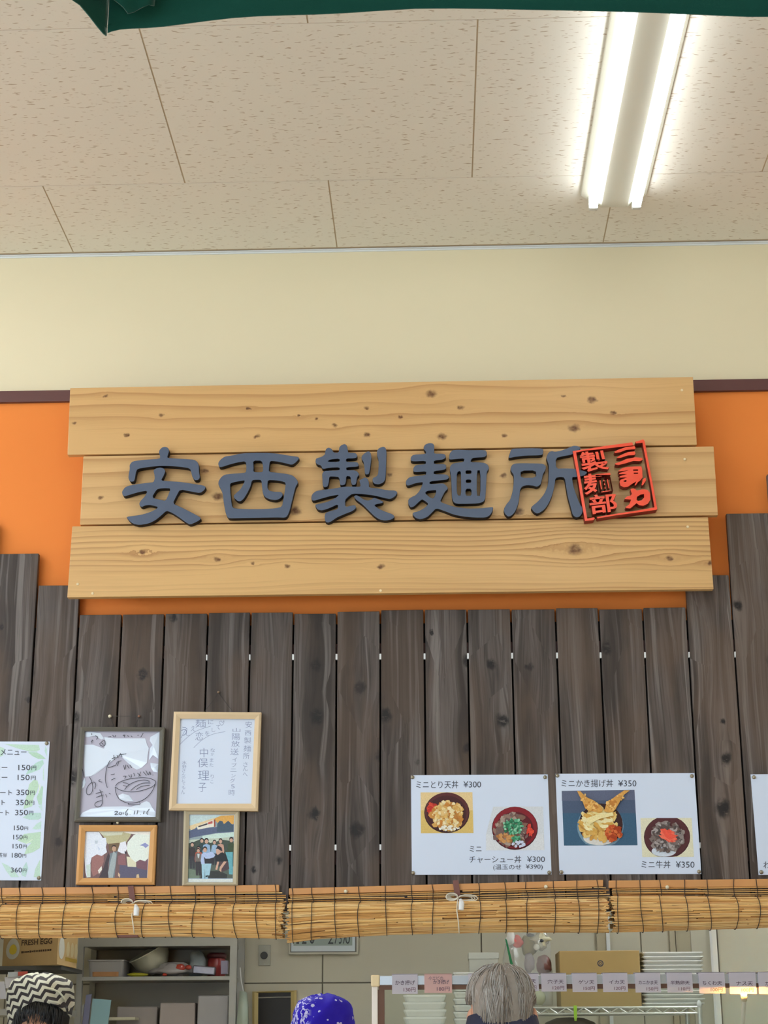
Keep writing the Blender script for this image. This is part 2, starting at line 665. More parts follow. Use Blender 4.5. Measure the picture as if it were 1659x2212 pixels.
def island_mat(name, cols, rough=0.6, spec=0.3, streak=None):
    """colour varies from loose piece to loose piece"""
    m, t, b = new_mat(name, rough, spec=spec)
    r = t.n('ShaderNodeNewGeometry').outputs['Random Per Island']
    cr = t.n('ShaderNodeValToRGB', {0: r})
    el = cr.color_ramp.elements
    el[0].position, el[0].color = 0.0, lin(cols[0])
    el[1].position, el[1].color = 1.0, lin(cols[-1])
    for i, c in enumerate(cols[1:-1]):
        e = el.new((i + 1) / (len(cols) - 1))
        e.color = lin(c)
    c = cr.outputs[0]
    if streak:
        P = t.n('ShaderNodeTexCoord').outputs['Object']
        x, y, z = t.xyz(P)
        n = t.noise(t.comb(t.m('MULTIPLY', x, streak[0]), t.m('MULTIPLY', y, streak[1]), t.m('MULTIPLY', z, streak[2])), 1.0, 2.0)
        c = t.mix(t.m('MULTIPLY', t.ss(n, 0.4, 0.7), 0.35), c, lin(cols[0]))
    t.put(b.inputs['Base Color'], c)
    return m


def print_mat(name, rough=0.35):
    m, t, b = new_mat(name, rough, spec=0.3)
    a = t.n('ShaderNodeVertexColor', layer_name='Col')
    P = t.n('ShaderNodeTexCoord').outputs['Object']
    n = t.noise(P, 260.0, 2.0)
    k = t.m('ADD', 0.8, t.m('MULTIPLY', n, 0.4))
    t.put(b.inputs['Base Color'], t.mix(1.0, a.outputs[0], t.comb(k, k, k), 'MULTIPLY'))
    return m


M_CEIL = ceiling_mat()
M_CREAM = pmat('cream_wall_paint', (233, 220, 186), 0.75, spec=0.2, var=0.02, scale=2.0)
M_ORANGE = pmat('orange_wall_paint', (240, 138, 62), 0.7, spec=0.25, var=0.02, scale=3.0)
M_RAIL = pmat('dark_brown_trim', (96, 58, 54), 0.5, var=0.08)
M_WHITE_TRIM = pmat('white_trim', (226, 228, 226), 0.5, var=0.02)
M_WALL2 = pmat('shop_wall', (222, 214, 196), 0.8, var=0.03)
M_FLOOR = pmat('pale_vinyl_floor', (228, 221, 208), 0.4, var=0.08, scale=3.0)
M_SLAB = pmat('shadow_gap_backing', (196, 176, 148), 0.9)
M_PLANK = dark_plank_mat()
M_WHITE = pmat('white_plastic', (232, 233, 232), 0.4, var=0.03)
M_LAMP = pmat('lamp_enamel', (212, 208, 190), 0.35, var=0.02)
M_TUBE = emat('lit_fluorescent_tube', (240, 248, 255), TUBE_W)
M_HTUBE = emat('boosted_unseen_tube', (240, 248, 255), HALL_TUBE_W)
M_KTUBE = emat('kitchen_fluorescent_tube', (240, 248, 255), KITCHEN_TUBE_W)
M_PAPER = pmat('laminated_paper', (218, 228, 247), 0.32, spec=0.5, var=0.015)
M_INK = pmat('dark_ink', (56, 58, 72), 0.5, var=0.05)
M_PEN = pmat('pen_ink', (38, 40, 52), 0.5, var=0.05)
M_PALEPEN = pmat('faded_pen_ink', (128, 140, 176), 0.5, var=0.05)
M_NAVY = pmat('slate_blue_paint', (84, 95, 116), 0.42, spec=0.4, var=0.05, scale=40)
M_NAVYSIDE = pmat('black_letter_edge', (24, 22, 26), 0.6, spec=0.2)  # black paint plus the shade under overhead light, put into one colour
M_RED = pmat('red_lacquer', (248, 82, 50), 0.3, spec=0.5, var=0.04, scale=30)
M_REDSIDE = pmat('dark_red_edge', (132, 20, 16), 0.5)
M_STEEL = pmat('brushed_steel', (176, 176, 172), 0.32, metal=0.85, var=0.08, scale=30)
M_PRINT = print_mat('printed_colour')

# ------------------------------------------------------------------ the room
WALL_TH = 0.12
OPEN_Z = at(830, 1962, 0).z            # top of the serving hatch


def struct(name, b, m, parent=None, bevel=0.0):
    o = b.build(name, m, parent, bevel)
    if parent is None:
        o['kind'] = 'structure'
    return o


b = MB()
b.box2((ROOM_X0, ROOM_Y0, -0.1), (ROOM_X1, BACK + 0.2, 0.0))
struct('floor', b, M_FLOOR)

b = MB()
b.box2((ROOM_X0, 0.0, OPEN_Z), (ROOM_X1, WALL_TH, CEIL + 0.05))
b.box2((ROOM_X0, 0.0, 0.0), (-2.6, WALL_TH, OPEN_Z))
b.box2((2.6, 0.0, 0.0), (ROOM_X1, WALL_TH, OPEN_Z))
struct('wall_front', b, M_CREAM)
b = MB()
b.box2((ROOM_X0 - 0.1, ROOM_Y0, 0), (ROOM_X0, 0.0, 0.9))
b.box2((ROOM_X0 - 0.1, ROOM_Y0, 3.1), (ROOM_X0, 0.0, CEIL))
b.box2((ROOM_X0 - 0.1, ROOM_Y0, 0.9), (ROOM_X0, -7.6, 3.1))
b.box2((ROOM_X0 - 0.1, -3.4, 0.9), (ROOM_X0, 0.0, 3.1))
struct('wall_left', b, M_WALL2)
b = MB()
b.box2((ROOM_X1, ROOM_Y0, 0), (ROOM_X1 + 0.1, BACK, CEIL))
struct('wall_right', b, M_WALL2)
b = MB()
b.box2((ROOM_X0, ROOM_Y0 - 0.1, 0), (-5.9, ROOM_Y0, CEIL))
b.box2((-1.2, ROOM_Y0 - 0.1, 0), (ROOM_X1, ROOM_Y0, CEIL))
b.box2((-5.9, ROOM_Y0 - 0.1, 0), (-1.2, ROOM_Y0, 0.5))
b.box2((-5.9, ROOM_Y0 - 0.1, 3.3), (-1.2, ROOM_Y0, CEIL))
struct('wall_rear', b, M_WALL2)


def window_frame(name, a, bb, axis):
    b = MB()
    a, bb = Vector(a), Vector(bb)
    w = 0.06
    if axis == 'x':
        for k in range(5):
            x = a.x + (bb.x - a.x) * k / 4
            b.box2((x - w / 2, a.y - 0.06, a.z), (x + w / 2, a.y, bb.z))
        for z in (a.z + w / 2, bb.z - w / 2):
            b.box2((a.x, a.y - 0.06, z - w / 2), (bb.x, a.y, z + w / 2))
    else:
        for k in range(5):
            y = a.y + (bb.y - a.y) * k / 4
            b.box2((a.x - 0.06, y - w / 2, a.z), (a.x, y + w / 2, bb.z))
        for z in (a.z + w / 2, bb.z - w / 2):
            b.box2((a.x - 0.06, a.y, z - w / 2), (a.x, bb.y, z + w / 2))
    struct(name, b, M_STEEL)


window_frame('window_1', (-5.9, ROOM_Y0, 0.5), (-1.2, ROOM_Y0, 3.3), 'x')
window_frame('window_2', (ROOM_X0, -7.6, 0.9), (ROOM_X0, -3.4, 3.1), 'y')

# ceiling: boards of 0.909 x 0.848 m laid in a half bond, on a backing slab
ceil = thing('ceiling', (0, 0, CEIL), kind='structure')
b = MB()
b.box2((ROOM_X0, ROOM_Y0, CEIL + 0.0015), (ROOM_X1, 0.0, CEIL + 0.1))
b.build('ceiling_backing', M_SLAB, ceil)
BW, BD, GAP = 0.9085, 0.848, 0.0045


def ceiling_board(x0, x1, y0, y1, cache={}):
    key = (round(x1 - x0, 3), round(y1 - y0, 3))
    if key not in cache:
        hx, hy = (x1 - x0 - GAP) / 2, (y1 - y0 - GAP * 0.8) / 2
        bb = MB()
        bb.box((0, 0, 0.001), (hx * 2, hy * 2, 0.002))
        cache[key] = bb.mesh('ceiling_board', [M_CEIL])
    o = bpy.data.objects.new('ceiling_board', cache[key])
    COL.objects.link(o)
    o.parent = ceil
    o.location = ((x0 + x1) / 2, (y0 + y1) / 2, 0)


row = 0
y1 = -0.02
y0 = -0.482
while y1 > ROOM_Y0 + 0.05:
    y0 = max(y0, ROOM_Y0)
    ph = -1.226 if row % 2 == 0 else -0.772
    k0 = math.floor((ROOM_X0 - ph) / BW)
    x = ph + k0 * BW
    while x < ROOM_X1 - 0.02:
        a, c = max(x, ROOM_X0), min(x + BW, ROOM_X1)
        if c - a > 0.03:
            ceiling_board(a, c, y0, y1)
        x += BW
    y1 = y0
    y0 = y1 - BD
    row += 1

b = MB()
b.box2((ROOM_X0, -0.010, CEIL - 0.004), (ROOM_X1, 0.0, CEIL))
b.box2((ROOM_X0, -0.004, CEIL - 0.009), (ROOM_X1, 0.0, CEIL - 0.004))
struct('trim_1', b, M_WHITE_TRIM)

# orange band with brown rail
TRIM_T = at(830, 831, -0.02).z
TRIM_B = at(830, 855.5, -0.02).z
b = MB()
b.box2((ROOM_X0, -0.006, OPEN_Z), (ROOM_X1, 0.0, TRIM_B + 0.01))
struct('wall_accent', b, M_ORANGE)
b = MB()
b.box2((ROOM_X0, -0.02, TRIM_B), (ROOM_X1, 0.0, TRIM_T))
struct('trim_2', b, M_RAIL, bevel=0.002)

# ------------------------------------------------------------------ plank cladding
PF = -0.036      # plank front plane
clad = thing('wall_cladding', (0, PF, OPEN_Z), kind='structure')
# (top-left x, top-right x, top y, bottom-left x, bottom-right x) read along each joint
joints = [(-104 - 96 * k, 1195, -150 - 98 * k, 1914) for k in range(4, 0, -1)] + [(-104, 1195, -150, 1914), (-8, 1195, -54, 1914), (85.5, 1195, 42, 1914), (174, 1265, 140, 1900), (263.5, 1329, 236, 1900), (356, 1326, 334, 1900),
          (449.6, 1324, 431, 1900), (541.8, 1323, 528, 1900), (634.3, 1325, 625.8, 1900), (727.3, 1322, 724.4, 1900),
          (821.6, 1318, 821.6, 1900), (916.1, 1318, 921.7, 1900), (1008.9, 1317, 1020, 1900), (1103.4, 1317, 1120, 1900),
          (1199.4, 1314, 1221.5, 1900), (1292.7, 1315, 1319.5, 1900), (1388, 1313, 1418.5, 1900), (1482.4, 1312, 1516, 1900),
          (1567, 1110, 1620.5, 1900), (1655, 1025, 1721, 1900), (1742, 1000, 1822, 1900)] + [(1742 + 92 * k, 1000, 1822 + 101 * k, 1900) for k in range(1, 5)]
tops = [1035, 1120, 1050, 1085, 1130, 1196, 1264.5, 1328, 1327, 1325.5, 1323.5, 1323, 1325.5, 1321, 1317.5, 1317, 1316.5, 1316.5, 1313.5, 1316, 1312.5, 1242.5, 1109, 1024, 1040, 1105, 1030, 1090]


def jx(j, y):
    x0, y0, x1, y1_ = j
    return x0 + (x1 - x0) * (y - y0) / (y1_ - y0)


HG = 2.0      # half gap in pixels
for i in range(len(tops)):
    yt, yb = tops[i], 1968
    j0, j1 = joints[i], joints[i + 1]
    slope = -0.012 if i % 3 else -0.005
    d = slope * 45
    slab('plank', ((jx(j0, yt) + HG, yt - d), (jx(j1, yt) - HG, yt + d), (jx(j1, yb) - HG, yb), (jx(j0, yb) + HG, yb)), PF, 0.02, M_PLANK, clad, bevel=0.0015)
# made-up white chips in the gaps, standing for lit tape behind the planks
for k, jn in enumerate(joints):
    for yy in (1418, 1830):
        if yy == 1418 and 10 <= k <= 22 or yy == 1830 and 12 <= k <= 21:
            x = jx(jn, yy)
            y = yy - (x - 830) * 0.006
            w = 2.0 if 12 <= k <= 20 else 1.4
            b = MB()
            b.prism(quad(((x - w, y - 6), (x + w, y - 6), (x + w, y + 6), (x - w, y + 6)), PF + 0.001), (0, 0.012, 0))
            b.build('gap_tape_chip', M_WHITE, clad)
b = MB()
b.box2((at(-520, 1340, PF).x, -0.0085, OPEN_Z), (at(2120, 1340, PF).x, -0.0062, at(830, 1343, PF).z))
b.build('gap_shade_sheet', pmat('gap_shade_black', (28, 24, 22), 0.9), clad)  # dark sheet standing in for the shade inside the plank gaps
# furring strips the planks are fixed to
for yy in (1400, 1850):
    z = at(830, yy, PF).z
    b = MB()
    b.box2((-2.0, PF + 0.02, z - 0.02), (1.85, -0.0086, z + 0.02))
    b.build('furring_strip', M_RAIL, clad)
# right and left of the view the cladding goes on: nothing of it is in the photograph

# ------------------------------------------------------------------ the shop sign
SF = -0.125      # front plane of the sign boards
base = at(845, 1290, SF)
sign = thing('shop_sign', (base.x, SF + 0.04, base.z), 'long sign of three knotty pine boards with dark blue cut-out characters and red seal', 'sign')
SB = WP[sign.name]
K1 = [(348, 897, 4), (537, 882, 3), (645, 898, 3), (683, 905, 3), (722, 919, 4), (792, 881, 4), (554, 942, 4.5), (792, 940, 5), (274, 940, 4), (160, 914, 3.5), (227, 856, 3), (931, 851, 8), (994, 881, 5), (865, 901, 3), (955, 943, 7), (1089, 941, 4), (1279, 863, 7), (1326, 892, 4.5), (1240, 925, 8), (1218, 856, 3)]
K2 = [(216, 1075, 4), (441, 1017, 5), (470, 1072, 8), (637, 1103, 9), (840, 1026, 4), (1088, 1027, 5), (1119, 1105, 8), (700, 1060, 5)]
K3 = [(308, 1193, 5), (469, 1208, 5), (547, 1217, 3), (621, 1224, 4), (823, 1224, 5), (1242, 1187, 11), (1447, 1206, 5), (1533, 1217, 4)]


def kn(lst):
    out = []
    for x, y, r in lst:
        p = at(x, y, SF) - SB
        out.append((p.x, p.z, r / 660.0))
    return out


slab('board', ((151.5, 838), (1497, 814), (1505.5, 960.5), (145.6, 982.5)), SF, 0.024, pine_mat('pine_upper', kn(K1), 22, (218, 174, 116), (176, 124, 70), 1.0), sign, bevel=0.0015)
slab('board', ((180, 985.5), (1541.6, 964), (1551, 1113), (172.6, 1133.5)), SF + 0.002, 0.024, pine_mat('pine_middle', kn(K2), 20, (220, 178, 122), (178, 128, 74), 4.0), sign, bevel=0.0015)
slab('board', ((156, 1137), (1529.6, 1117), (1541.6, 1272.5), (145, 1290.5)), SF, 0.024, pine_mat('pine_lower', kn(K3), 62, (220, 177, 118), (158, 104, 54), 7.0), sign, bevel=0.0015)
M_BATTEN = pmat('bare_softwood', (176, 128, 78), 0.6, var=0.1, scale=20)
for x0, x1 in ((205, 290), (820, 880), (1395, 1475)):
    p0, p1 = at(x0, 1238, SF + 0.024), at(x1, 860, SF + 0.024)
    b = MB()
    b.box2((p0.x, SF + 0.024, p0.z), (p1.x, -0.006, p1.z))
    b.build('batten', M_BATTEN, sign)
p0, p1 = at(208, 1286, SF + 0.024), at(1470, 1268, SF + 0.024)
b = MB()
b.box2((p0.x, SF + 0.024, p0.z + 0.010), (p1.x, SF + 0.044, p0.z + 0.05))
b.build('batten', M_BATTEN, sign)
M_NAIL = pmat('pale_nail_head', (236, 214, 170), 0.4)
for x, y in ((1473, 843), (1479, 992), (1485.5, 1138), (168, 1262), (200, 1290 - 8), (822, 1276)):
    b = MB()
    p = at(x, y, SF)
    b.lathe([(0.0045, 0), (0.0045, 0.0015), (0.003, 0.0025)], p, 10, Matrix.Rotation(math.pi / 2, 3, 'X'))
    b.build('nail_head', M_NAIL, sign)

LT = 0.026       # letter thickness
LF = SF - LT     # letter face plane
GLYPH = {}
GLYPH['an'] = ((250, 930, 7.9), [
    [(735,380),(745,330),(790,285),(840,275),(890,290),(915,345),(890,420),(880,465),(1000,475),(1200,485),(1340,495),(1400,540),(1420,600),(1420,700),(1440,800),(1410,845),(1350,850),(1310,800),(1290,720),(1265,645),(1100,620),(900,605),(750,605),(550,625),(370,655),(345,720),(330,820),(310,870),(250,875),(215,820),(220,740),(240,650),(235,590),(270,535),(330,515),(500,495),(755,480),(755,430)],
    [(640,680),(690,640),(760,628),(820,645),(850,690),(820,770),(775,850),(870,860),(1100,875),(1300,905),(1500,935),(1540,965),(1510,1020),(1440,1070),(1300,1045),(1100,1005),(1040,1110),(975,1245),(1100,1300),(1250,1375),(1440,1475),(1455,1510),(1400,1550),(1270,1610),(1200,1570),(1050,1460),(940,1395),(865,1370),(780,1450),(680,1530),(560,1590),(400,1615),(290,1590),(220,1530),(175,1470),(350,1450),(480,1425),(600,1385),(690,1340),(720,1305),(650,1285),(580,1270),(500,1280),(450,1305),(410,1290),(400,1240),(430,1190),(500,1120),(545,1025),(400,1050),(250,1095),(150,1125),(115,1100),(105,1040),(150,975),(200,945),(350,915),(550,890),(645,880),(665,820),(660,750)],
    [(700,1005),(760,990),(850,985),(935,990),(900,1090),(850,1200),(760,1180),(615,1145)]])
GLYPH['nishi'] = ((450, 930, 7.9), [
    [(165,560),(200,500),(280,440),(400,425),(550,390),(750,380),(1000,378),(1200,395),(1400,430),(1530,445),(1555,475),(1500,540),(1430,590),(1300,555),(1150,525),(1055,520),(1040,600),(1035,705),(1150,715),(1350,740),(1440,765),(1510,830),(1535,890),(1490,960),(1470,1040),(1430,1200),(1390,1370),(1350,1460),(1310,1490),(1180,1485),(900,1490),(600,1495),(400,1500),(340,1495),(300,1430),(265,1250),(245,1080),(215,1000),(170,920),(175,860),(220,790),(280,750),(400,735),(560,725),(640,715),(650,640),(640,525),(500,545),(350,585),(230,625),(185,625)],
    [(765,515),(915,515),(935,620),(930,705),(850,712),(770,705),(775,620)],
    [(370,905),(450,880),(560,860),(625,850),(590,930),(540,1010),(480,1060),(430,1110),(440,1150),(500,1205),(550,1210),(600,1170),(660,1080),(720,960),(745,850),(820,840),(905,845),(915,950),(930,1080),(970,1140),(1060,1180),(1160,1190),(1220,1165),(1265,1120),(1270,1080),(1240,1045),(1150,1045),(1050,1030),(1015,995),(1010,920),(1020,845),(1150,850),(1250,865),(1320,890),(1310,1000),(1280,1180),(1255,1300),(1150,1325),(900,1340),(650,1340),(480,1330),(410,1315),(390,1180),(375,1020)]])
GLYPH['sei'] = ((650, 930, 7.541), [
    [(395,340),(410,295),(450,275),(500,295),(530,355),(615,360),(625,270),(660,235),(715,215),(750,245),(765,320),(770,360),(890,365),(920,400),(910,440),(860,455),(740,455),(735,510),(920,510),(945,560),(930,590),(740,598),(740,645),(890,645),(940,690),(950,725),(915,760),(905,850),(885,885),(835,890),(815,830),(810,750),(740,740),(735,830),(720,880),(670,895),(635,880),(625,760),(540,750),(465,750),(455,850),(435,915),(385,925),(355,900),(350,800),(345,700),(380,655),(500,650),(630,645),(630,600),(480,605),(350,630),(330,570),(260,550),(235,510),(245,455),(290,440),(340,425),(390,390)],
    [(430,508),(480,470),(630,458),(630,508)],
    [(985,430),(1010,390),(1070,345),(1110,335),(1140,370),(1150,440),(1140,520),(1130,620),(1110,710),(1060,720),(1040,690),(1035,600),(1020,510),(990,470)],
    [(1240,330),(1270,285),(1340,258),(1380,280),(1395,340),(1390,500),(1385,700),(1375,800),(1340,850),(1270,880),(1200,870),(1165,830),(1170,770),(1215,755),(1255,720),(1265,600),(1265,480),(1240,400)],
    [(950,810),(1000,780),(1045,760),(1090,785),(1110,850),(1110,930),(1250,940),(1400,970),(1540,975),(1575,1010),(1540,1070),(1460,1120),(1360,1100),(1200,1060),(1000,1035),(840,1030),(770,1080),(720,1130),(725,1245),(800,1225),(880,1210),(905,1255),(850,1310),(720,1360),(580,1420),(500,1480),(440,1505),(395,1480),(385,1400),(400,1340),(480,1310),(600,1280),(605,1200),(480,1260),(350,1305),(270,1290),(225,1210),(300,1190),(420,1165),(540,1110),(630,1045),(500,1065),(350,1105),(200,1150),(165,1110),(180,1040),(240,985),(350,965),(550,940),(720,910),(850,912),(970,915),(965,850)],
    [(860,1070),(900,1050),(950,1070),(1020,1120),(1090,1140),(1150,1120),(1190,1090),(1240,1110),(1350,1160),(1320,1185),(1230,1200),(1195,1220),(1280,1280),(1400,1330),(1500,1365),(1530,1410),(1480,1450),(1380,1470),(1290,1455),(1200,1400),(1100,1300),(1000,1200),(900,1130)]])
GLYPH['men'] = ((860, 930, 7.541), [
    [(415,270),(440,225),(510,200),(570,210),(590,250),(590,320),(580,375),(720,375),(770,390),(780,440),(730,475),(585,490),(585,545),(780,545),(785,620),(740,645),(585,660),(580,712),(790,710),(835,760),(800,800),(700,810),(520,830),(510,870),(620,865),(700,860),(740,860),(790,900),(815,945),(760,1000),(720,1080),(685,1160),(800,1205),(950,1250),(1150,1270),(1350,1265),(1480,1250),(1550,1245),(1540,1310),(1500,1380),(1430,1420),(1250,1420),(1050,1400),(900,1370),(750,1310),(620,1265),(560,1330),(480,1410),(370,1450),(290,1430),(235,1370),(240,1335),(330,1315),(430,1260),(495,1195),(440,1150),(390,1120),(330,1170),(260,1240),(205,1255),(165,1200),(165,1120),(220,1080),(290,1050),(350,980),(390,890),(405,840),(280,860),(160,905),(125,870),(130,810),(180,760),(280,740),(450,725),(460,665),(300,680),(245,670),(250,600),(290,560),(450,545),(450,495),(250,505),(205,490),(205,430),(250,390),(450,380),(455,345),(420,310)],
    [(440,1020),(470,985),(560,975),(625,970),(600,1060),(570,1105),(520,1090)],
    [(830,460),(835,380),(880,320),(950,310),(1200,318),(1420,315),(1445,350),(1445,400),(1410,435),(1300,440),(1205,450),(1175,512),(1300,515),(1410,525),(1465,560),(1485,620),(1445,670),(1440,800),(1430,1000),(1420,1120),(1385,1165),(1300,1190),(1100,1195),(950,1195),(900,1165),(875,1090),(870,900),(860,720),(840,640),(850,570),(900,530),(1070,510),(1080,455),(950,465),(850,475)],
    [(960,680),(1020,655),(1025,800),(1025,1060),(960,1050),(955,850)], [(1100,650),(1195,650),(1190,705),(1100,705)], [(1105,800),(1190,800),(1190,850),(1105,850)], [(1100,950),(1195,950),(1195,1060),(1100,1060)], [(1285,650),(1340,650),(1340,1060),(1280,1060)]])
GLYPH['sho'] = ((1070, 930, 7.541), [
    [(225,400),(260,300),(320,290),(600,285),(770,290),(785,330),(775,390),(720,405),(500,410),(320,430),(230,450),(215,430)],
    [(245,620),(270,560),(320,535),(450,530),(700,535),(780,540),(825,580),(820,640),(780,700),(760,800),(740,880),(680,920),(620,900),(520,890),(440,910),(405,960),(395,1060),(380,1180),(320,1330),(260,1390),(205,1405),(150,1350),(135,1280),(180,1200),(240,1130),(280,1000),(300,850),(300,720),(260,670)],
    [(415,655),(660,650),(665,765),(415,770)],
    [(830,430),(870,350),(920,332),(970,345),(1060,330),(1170,290),(1270,245),(1340,250),(1390,275),(1380,310),(1250,395),(1100,420),(985,450),(990,620),(1150,615),(1300,620),(1480,665),(1500,690),(1440,740),(1300,760),(1250,760),(1270,900),(1320,1050),(1370,1180),(1430,1270),(1420,1340),(1380,1400),(1320,1420),(1260,1380),(1230,1260),(1180,1080),(1150,900),(1130,770),(1060,755),(980,775),(970,880),(930,1050),(870,1190),(800,1290),(690,1360),(630,1330),(580,1260),(600,1230),(700,1150),(800,1030),(860,880),(870,700),(870,560),(840,480)]])
ORD = {'an': 'first', 'nishi': 'second', 'sei': 'third', 'men': 'fourth', 'sho': 'fifth'}
for key, ((ox, oy, sc), loops) in GLYPH.items():
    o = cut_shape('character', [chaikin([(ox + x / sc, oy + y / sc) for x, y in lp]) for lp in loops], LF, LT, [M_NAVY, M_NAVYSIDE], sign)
    o['label'] = 'slate-blue cut-out character, ' + ORD[key] + ' of the five'

# red seal: frame bars and characters, standing proud of the blue letters
RF = LF - 0.007
RT_ = SF - RF
seal = thing('red_seal', SB, None)
seal.parent = sign
seal.location = (0, 0, 0)
WP[seal.name] = SB
seal['label'] = 'red open square seal overlapping the last blue character'
SEAL = {
    'seal_frame': [[[(135,350),(400,310),(700,260),(1150,200),(1175,255),(900,285),(600,320),(350,345),(195,375),(240,650),(300,1000),(350,1300),(385,1500),(500,1480),(515,1500),(490,1530),(345,1545),(290,1250),(220,800)]],
                   [[(1205,190),(1340,150),(1365,180),(1420,480),(1500,900),(1580,1340),(1560,1355),(1200,1405),(900,1445),(560,1500),(545,1475),(900,1415),(1200,1370),(1530,1310),(1460,900),(1380,480),(1325,210),(1215,220)]]],
    'seal_character': [
        [[(845,365),(900,330),(1050,280),(1195,265),(1210,300),(1190,320),(1050,330),(950,370),(860,385)], [(890,460),(950,420),(1080,365),(1190,355),(1210,390),(1190,420),(1080,425),(960,465),(900,470)], [(860,560),(950,530),(1050,485),(1200,455),(1320,465),(1330,500),(1280,525),(1170,520),(1040,560),(920,590),(860,580)]],
        [[(915,690),(980,640),(1060,620),(1200,612),(1310,612),(1325,680),(1325,740),(1330,800),(1290,850),(1250,880),(1210,940),(1190,930),(1220,870),(1150,910),(1080,960),(1010,970),(950,940),(935,880),(950,840),(1060,800),(940,805),(935,780),(1060,745),(930,745),(925,725),(1080,680),(920,700)], [(1000,860),(1040,845),(1060,860),(1030,880)], [(1170,665),(1250,665),(1250,685),(1170,685)], [(1180,720),(1250,720),(1250,738),(1180,738)], [(1330,830),(1380,800),(1390,850),(1330,940),(1310,930)]],
        [[(1130,1040),(1120,1000),(1160,985),(1210,1000),(1230,1025),(1330,1000),(1410,1010),(1460,1070),(1460,1180),(1420,1250),(1340,1285),(1270,1275),(1225,1240),(1190,1270),(1120,1330),(1050,1325),(1035,1310),(1100,1260),(1130,1180),(1020,1170),(1050,1130),(1120,1110),(1145,1080)], [(1235,1130),(1290,1095),(1350,1085),(1355,1140),(1310,1190),(1250,1200),(1228,1180)]]]}
for nm, lst in SEAL.items():
    for loops in lst:
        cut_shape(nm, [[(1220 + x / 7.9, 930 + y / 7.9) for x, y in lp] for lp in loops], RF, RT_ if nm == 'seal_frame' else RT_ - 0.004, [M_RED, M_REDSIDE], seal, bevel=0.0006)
for ch, q in (('製', ((230, 372), (690, 330), (770, 665), (300, 720))), ('麺', ((300, 750), (770, 700), (835, 1030), (340, 1100))), ('部', ((400, 1105), (870, 1060), (915, 1370), (450, 1435)))):
    b = MB()
    text_into(b, ch, None, RF, offset=0.02, quadpx=[(1220 + x / 7.9, 930 + y / 7.9) for x, y in q], thick=RT_ - 0.004)
    for i, f in enumerate(b.f):
        b.mi[i] = 0 if max(b.v[j][1] for j in f) < RF + 0.001 else 1
    b.build('seal_character', [M_RED, M_REDSIDE], seal)

# ------------------------------------------------------------------ fluorescent fixtures
TUBE_Z = CEIL - 0.057
tl, tr = atz(1281, 447, TUBE_Z), atz(1374, 446, TUBE_Z)
LAMP_X = (tl.x + tr.x) / 2
TUBE_DX = (tr.x - tl.x) / 2
LAMP_Y1 = tl.y
M_SOCKET = pmat('lamp_socket', (214, 214, 206), 0.4)


def lamp_fixture(x, y1, label, z=CEIL, tube_m=M_TUBE, group='twin-tube ceiling lamps'):
    L = 1.23
    t = thing('ceiling_lamp', (x, y1 - L / 2, z), label, 'lamp', group)
    b = MB()
    # inverted trapezoid body
    prof = [(-0.105, 0.0), (-0.105, -0.012), (-0.042, -0.055), (0.042, -0.055), (0.105, -0.012), (0.105, 0.0)]
    pts = [(x + a, y1 + 0.01, z + c) for a, c in prof]
    b.prism(pts, (0, -L - 0.02, 0))
    b.build('lamp_body', M_LAMP, t, bevel=0.002)
    for s in (-1, 1):
        xx = x + s * TUBE_DX
        b = MB()
        b.smooth = True
        b.tube([(xx, y1 - 0.02, z - 0.057), (xx, y1 - L + 0.02, z - 0.057)], 0.0145, 14)
        b.build('lamp_tube', tube_m, t)
        for yy in (y1 - 0.006, y1 - L + 0.006):
            b = MB()
            b.box((xx, yy, z - 0.045), (0.03, 0.018, 0.05))
            b.build('lamp_socket', M_SOCKET, t, bevel=0.004)
    return t


lamp_fixture(LAMP_X, LAMP_Y1, 'lit twin-tube fluorescent lamp on the ceiling above the red seal')
for xx, ys in ((LAMP_X - 3.6, (LAMP_Y1, -2.9, -5.5, -8.1)), (LAMP_X, (-2.9, -5.5, -8.1)), (LAMP_X + 3.6, (LAMP_Y1, -2.9, -5.5, -8.1))):  # further unseen lamps, the rows near the wall boosted to deepen shadows
    for yy in ys:
        lamp_fixture(xx, yy, 'unseen twin-tube fluorescent lamp over the seating hall', tube_m=M_HTUBE if yy > -4 else M_TUBE)

# ------------------------------------------------------------------ green parasol over the seats
M_GREEN = pmat('green_canvas', (18, 84, 70), 0.85, spec=0.2, var=0.12, scale=30, bump=0.3, bscale=900, sheen=0.3)
M_POLE = pmat('parasol_pole', (200, 200, 196), 0.35, metal=0.6)
ZC = 2.62
C0 = atz(232, 72, ZC)
SIDE = 2.0
dirA = Vector((1, -0.02, 0)).normalized()
dirB = Matrix.Rotation(math.radians(-122), 3, 'Z') @ dirA      # next side of the hexagon, coming towards the camera
dirB = Vector((dirB.x, dirB.y, 0)).normalized()
inward = Matrix.Rotation(math.radians(-60), 3, 'Z') @ dirA
PC = C0 + inward * SIDE
PC.z = 0
par = thing('parasol', PC, 'dark green canvas parasol overhead with a hanging hem', 'parasol')
corners = [C0 + Vector((0, 0, 0))]
for k in range(1, 6):
    v = Matrix.Rotation(math.radians(-60 * k), 3, 'Z') @ (C0 - PC)
    corners.append(Vector((PC.x + v.x, PC.y + v.y, ZC)))
# corner 0 -> corner 1 (to the right), corner 5 -> corner 0 (coming from the left, near side)
apex = Vector((PC.x, PC.y, ZC + 0.75))


def hit_vertical(px, py, p, d):
    """ray / vertical plane through p along d"""
    n = Vector((-d.y, d.x, 0))
    r = ray(px, py)
    return CAM + r * ((p - CAM).dot(n) / r.dot(n))


